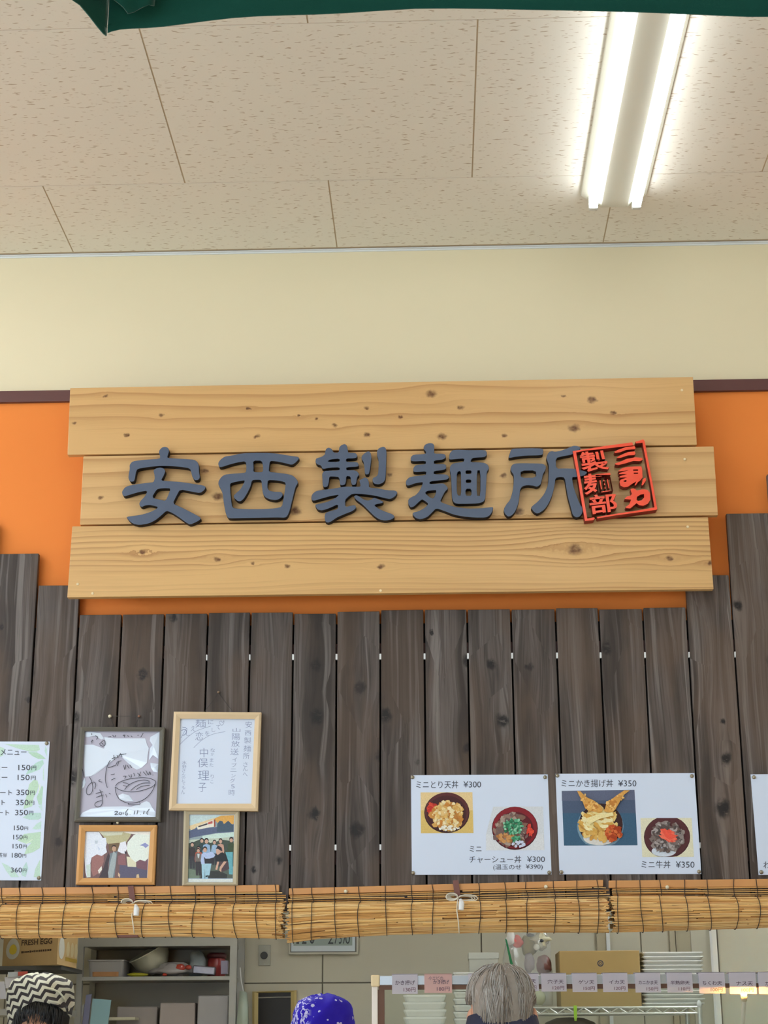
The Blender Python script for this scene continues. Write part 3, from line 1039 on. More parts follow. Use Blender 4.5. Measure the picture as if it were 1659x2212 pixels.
eA = (corners[1] - corners[0]).normalized()
eB = (corners[5] - corners[0]).normalized()
profA = [(232, 72), (244, 66), (256, 61), (275, 58), (290, 55), (400, 46), (500, 39), (600, 33), (700, 27), (800, 22), (900, 20.5), (1000, 23), (1100, 24.5), (1250, 27), (1400, 30), (1560, 33), (1659, 35)]
profB = [(232, 72), (222, 64), (210, 50), (195, 34), (180, 18), (165, 8), (145, 0)]


def edge_profile(prof, p, d):
    out = []
    for x, y in prof:
        q = hit_vertical(x, y, p, d)
        out.append(((q - p).dot(d), q.z))
    return sorted(out)


def lookup(tab, s):
    if s <= tab[0][0]:
        return tab[0][1]
    for (a, za), (c, zc) in zip(tab, tab[1:]):
        if s <= c:
            return za + (zc - za) * (s - a) / max(1e-9, c - a)
    return tab[-1][1]


tA, tB = edge_profile(profA, C0, eA), edge_profile(profB, C0, eB)
VH = 0.14
for k in range(6):
    a, c = corners[k], corners[(k + 1) % 6]
    b = MB()
    b.smooth = True
    n = 40
    rows = []
    for i in range(n + 1):
        s = i / n
        # denser towards the corner that is in view
        s = s ** 1.6 if k == 0 else (1 - (1 - s) ** 1.6 if k == 5 else s)
        p = a + (c - a) * s
        L = (c - a).length
        if k == 0:
            zb = lookup(tA, s * L)
        elif k == 5:
            zb = lookup(tB, (1 - s) * L)
        else:
            zb = ZC + 0.012 * math.cos(2 * math.pi * s)
        if k in (0, 5):
            zb_end = ZC + 0.01
            w = max(0.0, (s if k == 0 else 1 - s) * 2 - 1)
            zb = zb * (1 - w) + zb_end * w
        out = (p - Vector((PC.x, PC.y, p.z))).normalized()
        near = min(s, 1 - s)
        fold = 0.010 * math.sin(s * L * 26) * math.exp(-near * L * 5) + 0.004 * math.sin(s * L * 9)
        col = []
        for j, h in enumerate((0.0, 0.012, 0.0125, 0.06, VH)):
            off = out * (fold * (1 - h / VH) + (0.0015 if j in (1,) else 0.0))
            col.append(Vector((p.x, p.y, zb + h)) + off)
        ztop = ZC + VH + 0.012
        col[-1].z = ztop
        for q in (0.25, 0.5, 0.75, 0.985):
            e = Vector((p.x, p.y, ztop)).lerp(apex + Vector((0, 0, VH)), q)
            e.z -= 0.09 * math.sin(math.pi * q) * math.sin(math.pi * s)
            col.append(e)
        rows.append(col)
    base_i = len(b.v)
    m_ = len(rows[0])
    for r_ in rows:
        b.v += [tuple(p) for p in r_]
    for i in range(n):
        for j in range(m_ - 1):
            i0 = base_i + i * m_ + j
            b.face([i0, i0 + 1, i0 + m_ + 1, i0 + m_])
    o = b.build('canopy_panel', M_GREEN, par)
    md = o.modifiers.new('cloth', 'SOLIDIFY')
    md.thickness = 0.0018
# folded pocket that takes the rib end, at the corner in view
for k in range(6):
    c = corners[k]
    inn = (Vector((PC.x, PC.y, c.z)) - c).normalized()
    side = Vector((-inn.y, inn.x, 0))
    if k == 0:
        # gathered cloth of the pocket, hanging just inside the hem
        b = MB()
        b.smooth = True
        rows = []
        for i in range(13):
            u = i / 12 * 2 - 1
            wv = 0.012 * math.cos(u * 7.5)
            d = 0.012 + 0.018 * (1 - u * u) + wv * 0.5
            p = c + inn * d + (eA * max(0, u) + eB * max(0, -u)) * 0.05
            rows.append([p + Vector((0, 0, 0.012 + 0.024 * abs(u - 0.35))), p + Vector((0, 0, 0.06)) + inn * 0.008, p + Vector((0, 0, 0.15)) + inn * 0.02])
        for r_ in rows:
            b.v += [tuple(q) for q in r_]
        for i in range(12):
            for j in range(2):
                i0 = i * 3 + j
                b.face([i0, i0 + 1, i0 + 4, i0 + 3])
        o = b.build('rib_pocket', M_GREEN, par)
        md = o.modifiers.new('cloth', 'SOLIDIFY')
        md.thickness = 0.002
    b = MB()
    b.tube([c + inn * 0.05 + Vector((0, 0, VH - 0.01)), apex + Vector((0, 0, VH - 0.04))], 0.009, 8)
    b.build('rib', M_POLE, par)
b = MB()
b.tube([(PC.x, PC.y, 0.05), (PC.x, PC.y, ZC + 0.9)], 0.022, 14)
b.lathe([(0.05, 0), (0.05, 0.06), (0.03, 0.09)], (PC.x, PC.y, ZC + 0.35), 14)
b.build('pole', M_POLE, par)
b = MB()
b.lathe([(0.27, 0), (0.27, 0.05), (0.2, 0.08), (0.05, 0.1), (0.04, 0.3)], (PC.x, PC.y, 0.0), 24)
b.build('foot', pmat('parasol_base', (60, 62, 62), 0.7), par)

# ------------------------------------------------------------------ frames on the planks
def board_thing(name, label, cat, pts, Y):
    p = at((pts[3][0] + pts[2][0]) / 2, (pts[3][1] + pts[2][1]) / 2, Y)
    return thing(name, p, label, cat)


def strokes(t, name, lst, w, Y, m, ox=0.0, oy=0.0, sc=1.0, smooth=True):
    b = MB()
    for k, s in enumerate(lst):
        ww = w
        if isinstance(s[0], (int, float)):
            ww, s = s[0], s[1]
        pts = [(ox + x / sc, oy + y / sc) for x, y in s]
        ribbon(b, curve_pts(pts, 5) if smooth and len(pts) > 2 else pts, ww, Y - 0.00002 * k)
    return b.build(name, m, t)


def patches(t, name, lst, Y, ox, oy, sc):
    """flat print: (rgb, polygon) list, later ones on top"""
    b = MB()
    for k, (c, poly) in enumerate(lst):
        b.c = lin(c)
        idx = len(b.v)
        b.v += [tuple(at(ox + x / sc, oy + y / sc, Y - 0.00002 * k)) for x, y in poly]
        b.face(list(range(idx, idx + len(poly))))
    return b.build(name, M_PRINT, t, color=True)


def pin(px, py, Y, parent, m, r=0.0055, name='push_pin'):
    b = MB()
    b.smooth = True
    b.lathe([(r * 0.5, -0.004), (r * 0.9, 0.002), (r, 0.006), (r * 0.7, 0.010), (0.0005, 0.0115)], at(px, py, Y), 10, Matrix.Rotation(math.pi / 2, 3, 'X'))
    return b.build(name, m, parent)


M_DKFRAME = pmat('grey_frame', (104, 102, 94), 0.4, metal=0.2, var=0.08)
M_LTFRAME = pmat('pale_wood_frame', (222, 196, 158), 0.5, var=0.06, scale=14)
M_ORFRAME = pmat('honey_wood_frame', (214, 160, 98), 0.5, var=0.08, scale=14)
M_BGFRAME = pmat('beige_wood_frame', (190, 178, 150), 0.5, var=0.05, scale=14)
M_WIRE = pmat('hanging_wire', (52, 48, 46), 0.5)
M_PINW = pmat('cream_pin', (236, 226, 196), 0.35)
M_BRASS = pmat('tack_metal', (150, 142, 124), 0.3, metal=0.7)
M_FILM = pmat('film_glare_white', (228, 238, 255), 0.1, spec=0.7, var=0.02)
M_CARDBD = pmat('shikishi_board', (192, 188, 206), 0.6, var=0.03)

# frame 1: grey frame with the brush-drawn noodle bowl under crumpled film
F1o = ((173.6, 1570), (355.3, 1571), (345.5, 1775), (159.7, 1775))
F1i = ((183.3, 1579.6), (345.5, 1580), (336.5, 1765), (171.5, 1765))
t = board_thing('framed_autograph', 'grey framed signature board with a drawn noodle bowl under glossy film', 'picture frame', F1o, -0.06)
frame_ring('frame', F1o, F1i, -0.064, 0.026, M_DKFRAME, t)
slab('signed_board', F1i, -0.050, 0.004, M_CARDBD, t)
S5 = (150, 1520, 7.213)
# loose clear wrap: its window glare painted as white crumpled patches
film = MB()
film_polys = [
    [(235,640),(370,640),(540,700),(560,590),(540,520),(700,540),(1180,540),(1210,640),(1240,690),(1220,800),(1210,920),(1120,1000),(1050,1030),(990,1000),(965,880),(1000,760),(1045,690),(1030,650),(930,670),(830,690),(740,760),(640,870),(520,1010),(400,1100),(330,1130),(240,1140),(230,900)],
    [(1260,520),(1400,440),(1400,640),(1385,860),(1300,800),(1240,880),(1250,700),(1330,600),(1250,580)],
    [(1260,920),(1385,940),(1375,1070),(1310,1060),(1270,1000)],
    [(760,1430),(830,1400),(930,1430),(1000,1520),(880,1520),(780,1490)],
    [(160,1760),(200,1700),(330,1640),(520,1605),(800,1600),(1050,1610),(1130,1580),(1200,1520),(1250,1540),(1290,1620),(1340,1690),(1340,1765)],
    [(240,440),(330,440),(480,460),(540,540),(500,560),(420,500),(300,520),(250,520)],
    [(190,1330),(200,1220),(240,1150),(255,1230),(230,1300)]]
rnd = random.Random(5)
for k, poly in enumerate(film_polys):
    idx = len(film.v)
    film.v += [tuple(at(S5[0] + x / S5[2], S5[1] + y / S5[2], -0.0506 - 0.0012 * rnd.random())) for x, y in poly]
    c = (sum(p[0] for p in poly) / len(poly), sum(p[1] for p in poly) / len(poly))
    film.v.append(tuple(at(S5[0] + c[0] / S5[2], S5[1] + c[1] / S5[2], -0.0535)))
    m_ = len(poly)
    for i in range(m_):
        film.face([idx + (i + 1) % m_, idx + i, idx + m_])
film.build('wrap_glare', M_FILM, t)
DRAWN = [
    ('brush_character', [[(310,1140),(345,1210),(362,1290),(350,1380),(300,1420),(265,1390),(275,1310),(330,1240),(390,1225),(410,1270),(395,1330)]]),
    ('brush_character', [[(480,1180),(455,1205),(510,1225)]]),
    ('brush_line', [[(635,880),(590,970),(565,1090),(560,1200),(590,1310)]]),
    ('brush_character', [[(645,1110),(705,1095)], [(650,1190),(715,1160)]]),
    ('brush_character', [[(410,1400),(520,1370)], [(415,1460),(530,1420)], [(470,1340),(500,1410),(510,1500),(500,1580),(440,1610),(395,1580),(420,1535),(500,1510)]]),
    ('brush_character', [[(565,1410),(580,1460)], [(615,1395),(640,1410)]]),
    ('drawn_bowl', [[(715,1290),(760,1235),(900,1180),(1080,1155),(1230,1160),(1330,1200),(1340,1240),(1280,1300),(1100,1360),(950,1375),(800,1350),(715,1300)],
        [(712,1300),(725,1390),(770,1480),(850,1530),(930,1550),(1060,1535),(1180,1480),(1270,1390),(1320,1300),(1340,1240)],
        [(920,1550),(935,1575),(1090,1570),(1090,1540)],
        [(860,1340),(920,1270),(1040,1210),(1160,1190),(1250,1210)], [(955,1355),(1030,1290),(1140,1240),(1260,1235)], [(1040,1340),(1120,1290),(1250,1270)],
        [(830,1230),(890,1240),(930,1265)], [(835,1275),(900,1290)]]),
    ('brush_word', [[(660,860),(720,830)], [(690,800),(700,880)], [(740,800),(760,850)], [(790,770),(820,830)], [(770,800),(885,780)]]),
    ('brush_word', [[(720,960),(750,900)], [(745,970),(775,890)], [(760,900),(810,890)], [(600,1000),(720,960)]]),
    ('brush_word', [[(845,960),(860,1030)], [(880,950),(870,1020)], [(900,960),(930,1010)], [(940,950),(970,1000)]]),
    ('brush_word', [[(835,1130),(880,1130),(860,1170)], [(920,1110),(950,1150)], [(960,1100),(970,1150)], [(1000,1080),(1020,1130)], [(1060,1080),(1110,1130)], [(1110,1060),(1080,1140)], [(1150,1060),(1200,1120)], [(1190,1040),(1230,1110),(1250,1060),(1270,1110)], [(1295,1110),(1305,1115)]]),
    ('brush_date', [[(700,1690),(730,1675),(750,1690),(705,1730),(760,1725)], [(790,1690),(770,1715),(795,1730),(815,1710),(795,1690)], [(835,1690),(840,1725)], [(915,1640),(870,1700),(880,1735),(905,1725),(890,1700)], [(940,1730),(948,1730)], [(1020,1670),(1005,1725)], [(1065,1660),(1050,1725)], [(1100,1725),(1110,1725)], [(1165,1670),(1150,1720)], [(1245,1640),(1205,1700),(1220,1730)]]),
    ('brush_word', [[(335,590),(370,570)], [(355,560),(350,620)], [(400,500),(440,520),(420,560)], [(345,460),(350,490)], [(465,630),(540,570),(555,640),(510,660),(470,635)], [(500,610),(530,640)]]),
    ('brush_word', [[(600,520),(650,510)], [(670,490),(700,520)], [(720,490),(710,520)], [(830,500),(870,490)], [(850,480),(855,525)], [(900,500),(930,510)], [(960,500),(980,520)], [(1060,495),(1080,490)], [(1150,460),(1110,525)]]),
    ('brush_line', [[(200,1010),(230,1150)]])]
for nm, st in DRAWN:
    strokes(t, nm, st, 1.25, -0.0545, M_PEN, *S5)
strokes(t, 'hanging_wire', [[(236, 1547), (302, 1547)]], 1.1, PF - 0.006, M_WIRE)
b = MB()
b.tube([at(238, 1548, PF - 0.008), at(247, 1571, -0.05)], 0.001, 5)
b.tube([at(301, 1548, PF - 0.008), at(290, 1571, -0.05)], 0.001, 5)
b.build('hanging_wire', M_WIRE, t)
pin(238, 1548, PF, t, M_PINW)
pin(301, 1548, PF, t, pmat('brown_pin', (150, 112, 92), 0.4), 0.0045)
pin(255, 1777.5, PF - 0.01, t, M_PINW, 0.0045)

# frame 2: pale wood with handwriting
F2o = ((375.6, 1537.3), (564.2, 1538.7), (556.6, 1752), (364.6, 1750))
F2i = ((389.5, 1552.6), (550.3, 1553.3), (542.7, 1736), (381.2, 1736))
t = board_thing('framed_autograph', 'pale wood framed white board with faint columns of handwriting', 'picture frame', F2o, -0.06)
frame_ring('frame', F2o, F2i, -0.066, 0.026, M_LTFRAME, t)
slab('signed_board', F2i, -0.054, 0.004, M_PAPER, t)
S6 = (350, 1520, 7.213)
cols = [('安', 1300, 280, 1400, 375), ('西', 1290, 420, 1390, 495), ('製', 1280, 525, 1390, 620), ('麺', 1270, 650, 1385, 745), ('所', 1265, 765, 1360, 860), ('さ', 1265, 910, 1335, 980), ('ん', 1260, 985, 1335, 1050), ('へ', 1260, 1075, 1330, 1130),
        ('山', 1100, 380, 1220, 440), ('陽', 1090, 465, 1215, 565), ('放', 1080, 580, 1210, 670), ('送', 1065, 700, 1195, 800), ('イ', 1095, 840, 1170, 905), ('ブ', 1085, 925, 1165, 985), ('ニ', 1065, 1015, 1160, 1060), ('ン', 1080, 1100, 1145, 1150), ('グ', 1060, 1165, 1140, 1230), ('5', 1075, 1260, 1130, 1320), ('時', 1040, 1340, 1135, 1430),
        ('中', 590, 690, 715, 835), ('俣', 555, 850, 715, 990), ('理', 560, 1045, 735, 1190), ('子', 570, 1235, 690, 1375),
        ('な', 755, 695, 825, 755), ('か', 760, 765, 810, 810), ('ま', 745, 850, 800, 910), ('た', 740, 930, 800, 980), ('り', 760, 1105, 805, 1165), ('こ', 755, 1190, 800, 1240),
        ('麺', 520, 250, 680, 370), ('に', 720, 255, 800, 320), ('恋', 520, 440, 640, 570), ('を', 670, 430, 740, 500), ('し', 775, 380, 830, 440), ('て', 845, 330, 910, 400), ('う', 300, 360, 385, 500), ('え', 450, 350, 520, 430),
        ('水', 310, 890, 385, 950), ('野', 315, 960, 380, 1010), ('さ', 315, 1020, 365, 1070), ('ん', 310, 1080, 365, 1120), ('の', 310, 1130, 360, 1170), ('と', 310, 1180, 360, 1220), ('て', 320, 1230, 360, 1270), ('も', 310, 1280, 360, 1330), ('ん', 300, 1340, 355, 1410)]
for ch, x0, y0, x1, y1_ in cols:
    hw = MB()
    text_into(hw, ch, (S6[0] + x0 / S6[2], S6[1] + y0 / S6[2], S6[0] + x1 / S6[2], S6[1] + y1_ / S6[2]), -0.0543, offset=-0.009)
    hw.build('handwriting', M_PALEPEN, t)
strokes(t, 'pen_flourish', [[(275,640),(400,520),(550,420),(760,350)], [(495,685),(620,570),(780,480),(985,435)], [(930,340),(890,290),(925,270),(940,295),(965,265),(960,310),(930,340)], [(295,535),(385,380),(380,490),(440,490)]], 0.7, -0.0544, M_PALEPEN, *S6)
b = MB()
p = at(472, 1497, PF - 0.006)
b.tube([at(440, 1540, -0.05), p, at(505, 1540, -0.05)], 0.0007, 5)
b.build('hanging_wire', M_WIRE, t)
pin(472, 1496, PF, t, pmat('tan_pin', (150, 128, 104), 0.4), 0.004)

# frame 3: honey wood, photograph of a shop crowd
F3o = ((170.9, 1782), (338.7, 1782), (333, 1911), (163.4, 1911))
F3i = ((184.6, 1796), (325, 1796), (318, 1896.6), (179, 1896.6))
t = board_thing('framed_photo', 'honey wood framed photograph with figures between bright glare', 'picture frame', F3o, -0.06)
frame_ring('frame', F3o, F3i, -0.060, 0.022, M_ORFRAME, t)
slab('photo_paper', F3i, -0.048, 0.003, M_PAPER, t)
patches(t, 'photo_print', [  # large pale patches are glare painted into the print
    ((120, 92, 92), [(200,230),(1420,230),(1375,1105),(180,1105)]),
    ((196, 190, 150), [(470,230),(1100,230),(1050,330),(960,470),(640,470),(560,330)]),
    ((220, 222, 200), [(470,230),(930,230),(900,290),(640,310),(540,300)]),
    ((118, 96, 70), [(650,460),(860,440),(850,560),(820,600),(660,600)]),
    ((70, 60, 66), [(600,520),(640,640),(600,760),(560,900),(470,1100),(660,1100),(640,850),(680,700)]),
    ((158, 112, 108), [(340,690),(560,640),(560,800),(480,1000),(360,1080),(320,950)]),
    ((236, 242, 255), [(212,235),(470,235),(540,350),(600,345),(615,450),(600,520),(620,620),(520,690),(430,660),(330,720),(300,860),(300,1050),(240,1100),(215,1000),(190,700)]),
    ((210, 226, 220), [(230,860),(310,840),(310,1090),(240,1095)]),
    ((240, 236, 226), [(450,960),(520,880),(525,950),(470,1030)]),
    ((120, 132, 140), [(680,640),(820,600),(800,760),(760,1100),(650,1100),(660,800)]),
    ((168, 178, 182), [(640,1000),(690,780),(740,600),(800,650),(780,850),(730,1100),(650,1100)]),
    ((196, 158, 132), [(715,510),(760,490),(795,520),(785,590),(745,610),(715,570)]),
    ((52, 42, 40), [(705,520),(730,485),(780,485),(800,540),(785,520),(750,505),(720,520),(712,560)]),
    ((146, 100, 104), [(830,690),(960,640),(980,870),(830,850)]),
    ((96, 92, 116), [(860,860),(1100,880),(1380,930),(1370,1100),(850,1100)]),
    ((124, 88, 100), [(1180,780),(1390,760),(1380,960),(1190,920)]),
    ((228, 224, 196), [(990,700),(1170,720),(1170,900),(1010,890)]),
    ((238, 246, 238), [(1010,430),(1120,300),(1260,240),(1430,240),(1415,560),(1400,730),(1340,790),(1240,760),(1160,810),(1080,740),(1020,650),(990,560)]),
    ((240, 240, 250), [(820,600),(870,440),(970,410),(1000,540),(960,650),(900,640)]),
    ((250, 248, 240), [(920,232),(1430,232),(1420,290),(1130,280),(1000,260)]),
    ((150, 156, 206), [(1240,490),(1340,440),(1410,490),(1350,540),(1300,500)]),
    ((202, 214, 226), [(390,400),(450,400),(440,460),(400,460)]), ((206, 218, 240), [(440,500),(490,560),(470,590)]),
    ((222, 190, 160), [(830,1000),(870,1040),(860,1100),(830,1060)]), ((226, 202, 160), [(1180,1040),(1220,1030),(1230,1100),(1170,1100)]),
    ((44, 40, 52), [(955,590),(990,620),(985,660),(955,640)])], -0.0482, 160, 1770, 8.73)

# frame 4: beige frame, group photograph in front of a shop
F4o = ((397.2, 1750), (517.4, 1751), (513.2, 1913), (393.4, 1913))
F4i = ((409, 1759.7), (506.5, 1759.7), (503, 1906), (405.6, 1906))
t = board_thing('framed_photo', 'narrow beige framed photograph of a group in front of a building', 'picture frame', F4o, -0.06)
frame_ring('frame', F4o, F4i, -0.056, 0.018, M_BGFRAME, t)
slab('photo_paper', F4i, -0.046, 0.003, M_PAPER, t)
G = [((150, 166, 172), [(235,130),(1370,130),(1335,1750),(195,1750)]),
     ((206, 226, 228), [(235,130),(1370,130),(900,210),(230,400)]),
     ((232, 176, 92), [(870,210),(1040,140),(1370,130),(1360,360),(1130,350),(950,330),(880,260)]),
     ((236, 212, 168), [(225,400),(860,200),(870,240),(860,330),(420,420),(300,530),(220,470)]),
     ((92, 102, 132), [(215,540),(420,450),(870,440),(1360,360),(1360,560),(900,590),(560,650),(220,720)]),
     ((74, 92, 110), [(940,350),(1000,270),(1070,280),(1110,360),(1220,270),(1350,400),(1350,540),(930,560)]),
     ((240, 234, 220), [(420,420),(850,240),(865,420),(440,500)]),
     ((70, 66, 70), [(450,410),(690,330),(690,370),(460,440)]), ((196, 92, 84), [(700,320),(815,270),(820,340),(705,365)]),
     ((160, 66, 48), [(850,240),(890,240),(890,420),(860,430)]),
     ((206, 228, 220), [(560,660),(900,600),(1360,560),(1360,680),(900,730),(560,760)]),
     ((196, 206, 190), [(220,760),(560,740),(1340,690),(1340,860),(220,880)]),
     ((70, 80, 70), [(205,850),(330,820),(560,720),(760,840),(1100,760),(1360,800),(1350,1300),(200,1300)]),
     ((92, 102, 92), [(200,1250),(1345,1200),(1335,1750),(190,1750)]),
     ((120, 136, 118), [(195,1500),(500,1560),(480,1750),(190,1750)]),
     ((56, 58, 56), [(560,1560),(1000,1560),(1200,1650),(1180,1750),(500,1750)])]


def figure(x, y, s, top, legs, skin=(206, 166, 146), hair=(46, 40, 42), seated=False):
    h = []
    n = 10
    h.append((top, [(x - 95 * s, y + 250 * s), (x - 75 * s, y + 95 * s), (x, y + 65 * s), (x + 75 * s, y + 95 * s), (x + 95 * s, y + 250 * s), (x + 80 * s, y + 330 * s), (x - 80 * s, y + 330 * s)]))
    h.append((legs, [(x - 75 * s, y + 320 * s), (x + 75 * s, y + 320 * s), (x + 70 * s, y + (480 if seated else 650) * s), (x + 8 * s, y + (480 if seated else 650) * s), (x, y + 420 * s), (x - 8 * s, y + (480 if seated else 650) * s), (x - 65 * s, y + (480 if seated else 650) * s)]))
    h.append((hair, [(x + 52 * s * math.cos(2 * math.pi * k / n), y - 12 * s + 62 * s * math.sin(2 * math.pi * k / n)) for k in range(n)]))
    h.append((skin, [(x + 42 * s * math.cos(2 * math.pi * k / n), y + 12 * s + 50 * s * math.sin(2 * math.pi * k / n)) for k in range(n)]))
    return h


for a in ((300, 880, 0.95, (60, 52, 52), (60, 60, 66)), (545, 780, 0.95, (52, 70, 72), (60, 60, 66)), (665, 790, 1.1, (150, 180, 214), (60, 60, 66)), (868, 820, 0.9, (156, 186, 216), (60, 60, 66)),
          (1025, 790, 1.0, (206, 160, 140), (60, 60, 66)), (1300, 760, 1.05, (66, 80, 56), (50, 50, 52)), (460, 990, 1.05, (196, 90, 66), (62, 58, 60))):
    G += figure(*a)
G += figure(455, 1030, 0.9, (120, 110, 104), (60, 56, 60))
G += [((206, 216, 220), [(430,1120),(490,1120),(470,1240),(440,1210)])]
G += figure(625, 1010, 1.15, (186, 202, 238), (170, 208, 226))
G += [((52, 48, 54), [(600,1200),(860,1220),(850,1370),(620,1370)]), ((170, 208, 226), [(630,1370),(790,1370),(770,1500),(740,1670),(670,1670),(650,1500)]),
      ((186, 202, 238), [(590,1090),(690,1100),(800,1060),(890,1150),(850,1210),(740,1240),(640,1240),(590,1180)]),
      ((110, 178, 190), [(1150,1080),(1340,1070),(1335,1650),(1240,1640),(1230,1350)]),
      ((40, 42, 46), [(890,1200),(930,1120),(1080,1080),(1170,1150),(1220,1300),(1160,1320),(900,1310)]),
      ((84, 66, 72), [(1000,1330),(1210,1300),(1250,1500),(1080,1580),(1010,1540)]),
      ((214, 172, 150), [(1110,1310),(1180,1320),(1050,1500),(1040,1590),(990,1540),(1010,1450)]), ((214, 172, 150), [(940,1320),(990,1320),(940,1530),(890,1520)]),
      ((214, 172, 152), [(905,1010),(960,980),(1020,1020),(1010,1110),(950,1150),(910,1100)]), ((46, 40, 50), [(900,990),(960,900),(1050,960),(1070,1050),(1010,1030),(960,990)]),
      ((226, 232, 228), [(205,1765),(1335,1765),(1335,1840),(195,1840)]), ((40, 46, 50), [(640,1680),(700,1660),(690,1720),(640,1710)])]
patches(t, 'photo_print', G, -0.0462, 390, 1750, 11.85)

# ------------------------------------------------------------------ menu posters
PY = PF - 0.003


def poster(label, pts, tacks):
    t = board_thing('menu_poster', label, 'poster', pts, PY)
    slab('sheet', pts, PY, 0.003, M_PAPER, t)
    for (x, y) in tacks:
        b = MB()
        b.smooth = True
        b.lathe([(0.0055, -0.001), (0.0062, 0.001), (0.005, 0.004), (0.0005, 0.005)], at(x, y, PY), 12, Matrix.Rotation(math.pi / 2, 3, 'X'))
        b.build('tack', M_BRASS, t)
    return t


def lettering(t, lst, ox, oy, sc, m=None, offset=0.0, name='lettering', Y=None):
    for body, x0, y0, x1, y1_ in lst:
        b = MB()
        text_into(b, body, (ox + x0 / sc, oy + y0 / sc, ox + x1 / sc, oy + y1_ / sc), (Y or PY) - 0.0006, offset=offset)
        b.build(name, m or M_INK, t)


def ellipse(cx, cy, rx, ry, n=28, a0=0, a1=2 * math.pi):
    return [(cx + rx * math.cos(a0 + (a1 - a0) * k / n), cy + ry * math.sin(a0 + (a1 - a0) * k / n)) for k in range(n)]


def bits(rnd, cols, cx, cy, rx, ry, count, smin, smax, el=1.0, ang=None):
    out = []
    for _ in range(count):
        a, r = rnd.uniform(0, 6.283), math.sqrt(rnd.random())
        x, y = cx + rx * r * math.cos(a), cy + ry * r * math.sin(a)
        s = rnd.uniform(smin, smax)
        th = rnd.uniform(0, 3.14) if ang is None else ang + rnd.uniform(-0.5, 0.5)
        n = 7
        poly = []
        for k in range(n):
            f = 2 * math.pi * k / n
            q = s * rnd.uniform(0.65, 1.25)
            u, v = q * math.cos(f) * el, q * math.sin(f)
            poly.append((x + u * math.cos(th) - v * math.sin(th), y + u * math.sin(th) + v * math.cos(th)))
        out.append((rnd.choice(cols), poly))
    return out


def clip_rect(lst, x0, y0, x1, y1_):
    return [(c, [(min(max(x, x0), x1), min(max(y, y0), y1_)) for x, y in p]) for c, p in lst]


PA = ((887.7, 1674.7), (1183.2, 1672.8), (1191.5, 1889), (889.6, 1889.8))
t = poster('white menu poster with two rice bowls, one topped with green onion', PA, ((891, 1679), (1177.5, 1679), (1186.5, 1885), (892.5, 1886)))
SA = (880, 1650, 5.184)
lettering(t, [('ミニとり天丼', 98, 190, 570, 275), ('¥300', 628, 195, 825, 265), ('ミニ', 697, 920, 830, 985), ('チャーシュー丼', 693, 1030, 1275, 1110), ('¥300', 1340, 1035, 1540, 1100), ('(温玉のせ', 962, 1125, 1275, 1195), ('¥390)', 1325, 1125, 1515, 1190)], *SA)
rnd = random.Random(11)
P = [((222, 190, 112), [(148,320),(728,318),(740,775),(152,778)]), ((232, 204, 150), [(148,320),(728,318),(734,520),(150,520)])]
P += [((62, 30, 32), ellipse(442, 548, 254, 228)), ((92, 46, 46), ellipse(442, 540, 246, 218)), ((74, 36, 38), ellipse(440, 556, 222, 202))]
P += bits(rnd, [(190, 50, 40), (212, 72, 52)], 280, 500, 40, 60, 26, 10, 22, 1.8)
P += bits(rnd, [(222, 170, 92), (206, 146, 70), (236, 200, 132)], 450, 580, 170, 150, 70, 26, 46)
P += bits(rnd, [(240, 214, 152), (228, 184, 106), (246, 226, 178), (200, 132, 60)], 450, 570, 165, 150, 120, 10, 28)
P += bits(rnd, [(240, 236, 220)], 470, 720, 110, 22, 22, 8, 18)
Q = [((216, 220, 226), [(880,790),(960,480),(1520,478),(1535,968),(882,970)]), ((224, 226, 230), [(880,790),(1520,790),(1535,968),(882,970)])]
Q += [((70, 26, 34), ellipse(1204, 722, 258, 242)), ((134, 32, 42), ellipse(1204, 716, 250, 234)), ((96, 30, 38), ellipse(1200, 735, 214, 198))]
Q += bits(rnd, [(150, 124, 110), (120, 96, 92), (176, 156, 142), (134, 98, 84)], 1170, 730, 185, 180, 120, 14, 36, 1.7)
Q += bits(rnd, [(206, 150, 92), (178, 118, 66)], 1090, 830, 100, 50, 26, 14, 28)
Q += bits(rnd, [(232, 84, 62), (216, 66, 52)], 1372, 745, 34, 55, 34, 8, 16, 2.0)
Q += bits(rnd, [(92, 172, 132), (60, 140, 100), (150, 208, 172), (44, 116, 80)], 1185, 700, 105, 95, 130, 9, 18)
Q += bits(rnd, [(92, 172, 132), (60, 140, 100), (44, 116, 80)], 1215, 840, 45, 35, 26, 9, 16)
Q += bits(rnd, [(206, 212, 232)], 1260, 900, 80, 30, 16, 10, 20)
patches(t, 'rice_bowl_print', P, PY - 0.0003, *SA)
patches(t, 'rice_bowl_print', Q, PY - 0.0003, *SA)

PB = ((1200, 1671.5), (1500.1, 1670), (1515, 1887.8), (1208.7, 1888.8))
t = poster('white menu poster with a rice bowl with two fried prawns on dark blue', PB, ((1204, 1675.5), (1494.5, 1676.5), (1510, 1883), (1212.5, 1884)))
SBx = (1180, 1650, 4.879)
lettering(t, [('ミニかき揚げ丼', 160, 165, 705, 245), ('¥350', 758, 172, 950, 238), ('ミニ牛丼', 1003, 1020, 1308, 1100), ('¥350', 1365, 1028, 1562, 1095)], *SBx)
rnd = random.Random(21)
P = [((78, 92, 118), [(163,285),(930,275),(962,858),(187,862)]), ((62, 96, 124), [(172,520),(944,520),(962,858),(187,862)]), ((98, 104, 128), [(163,285),(930,275),(934,380),(165,390)])]
P += clip_rect([((120, 150, 170), ellipse(570, 660, 245, 235)), ((60, 34, 34), ellipse(575, 640, 232, 222)), ((226, 222, 216), ellipse(560, 780, 170, 78))], 187, 280, 962, 858)
P += bits(rnd, [(224, 178, 96), (238, 206, 132), (206, 150, 70)], 560, 640, 190, 160, 120, 16, 40, 1.6)
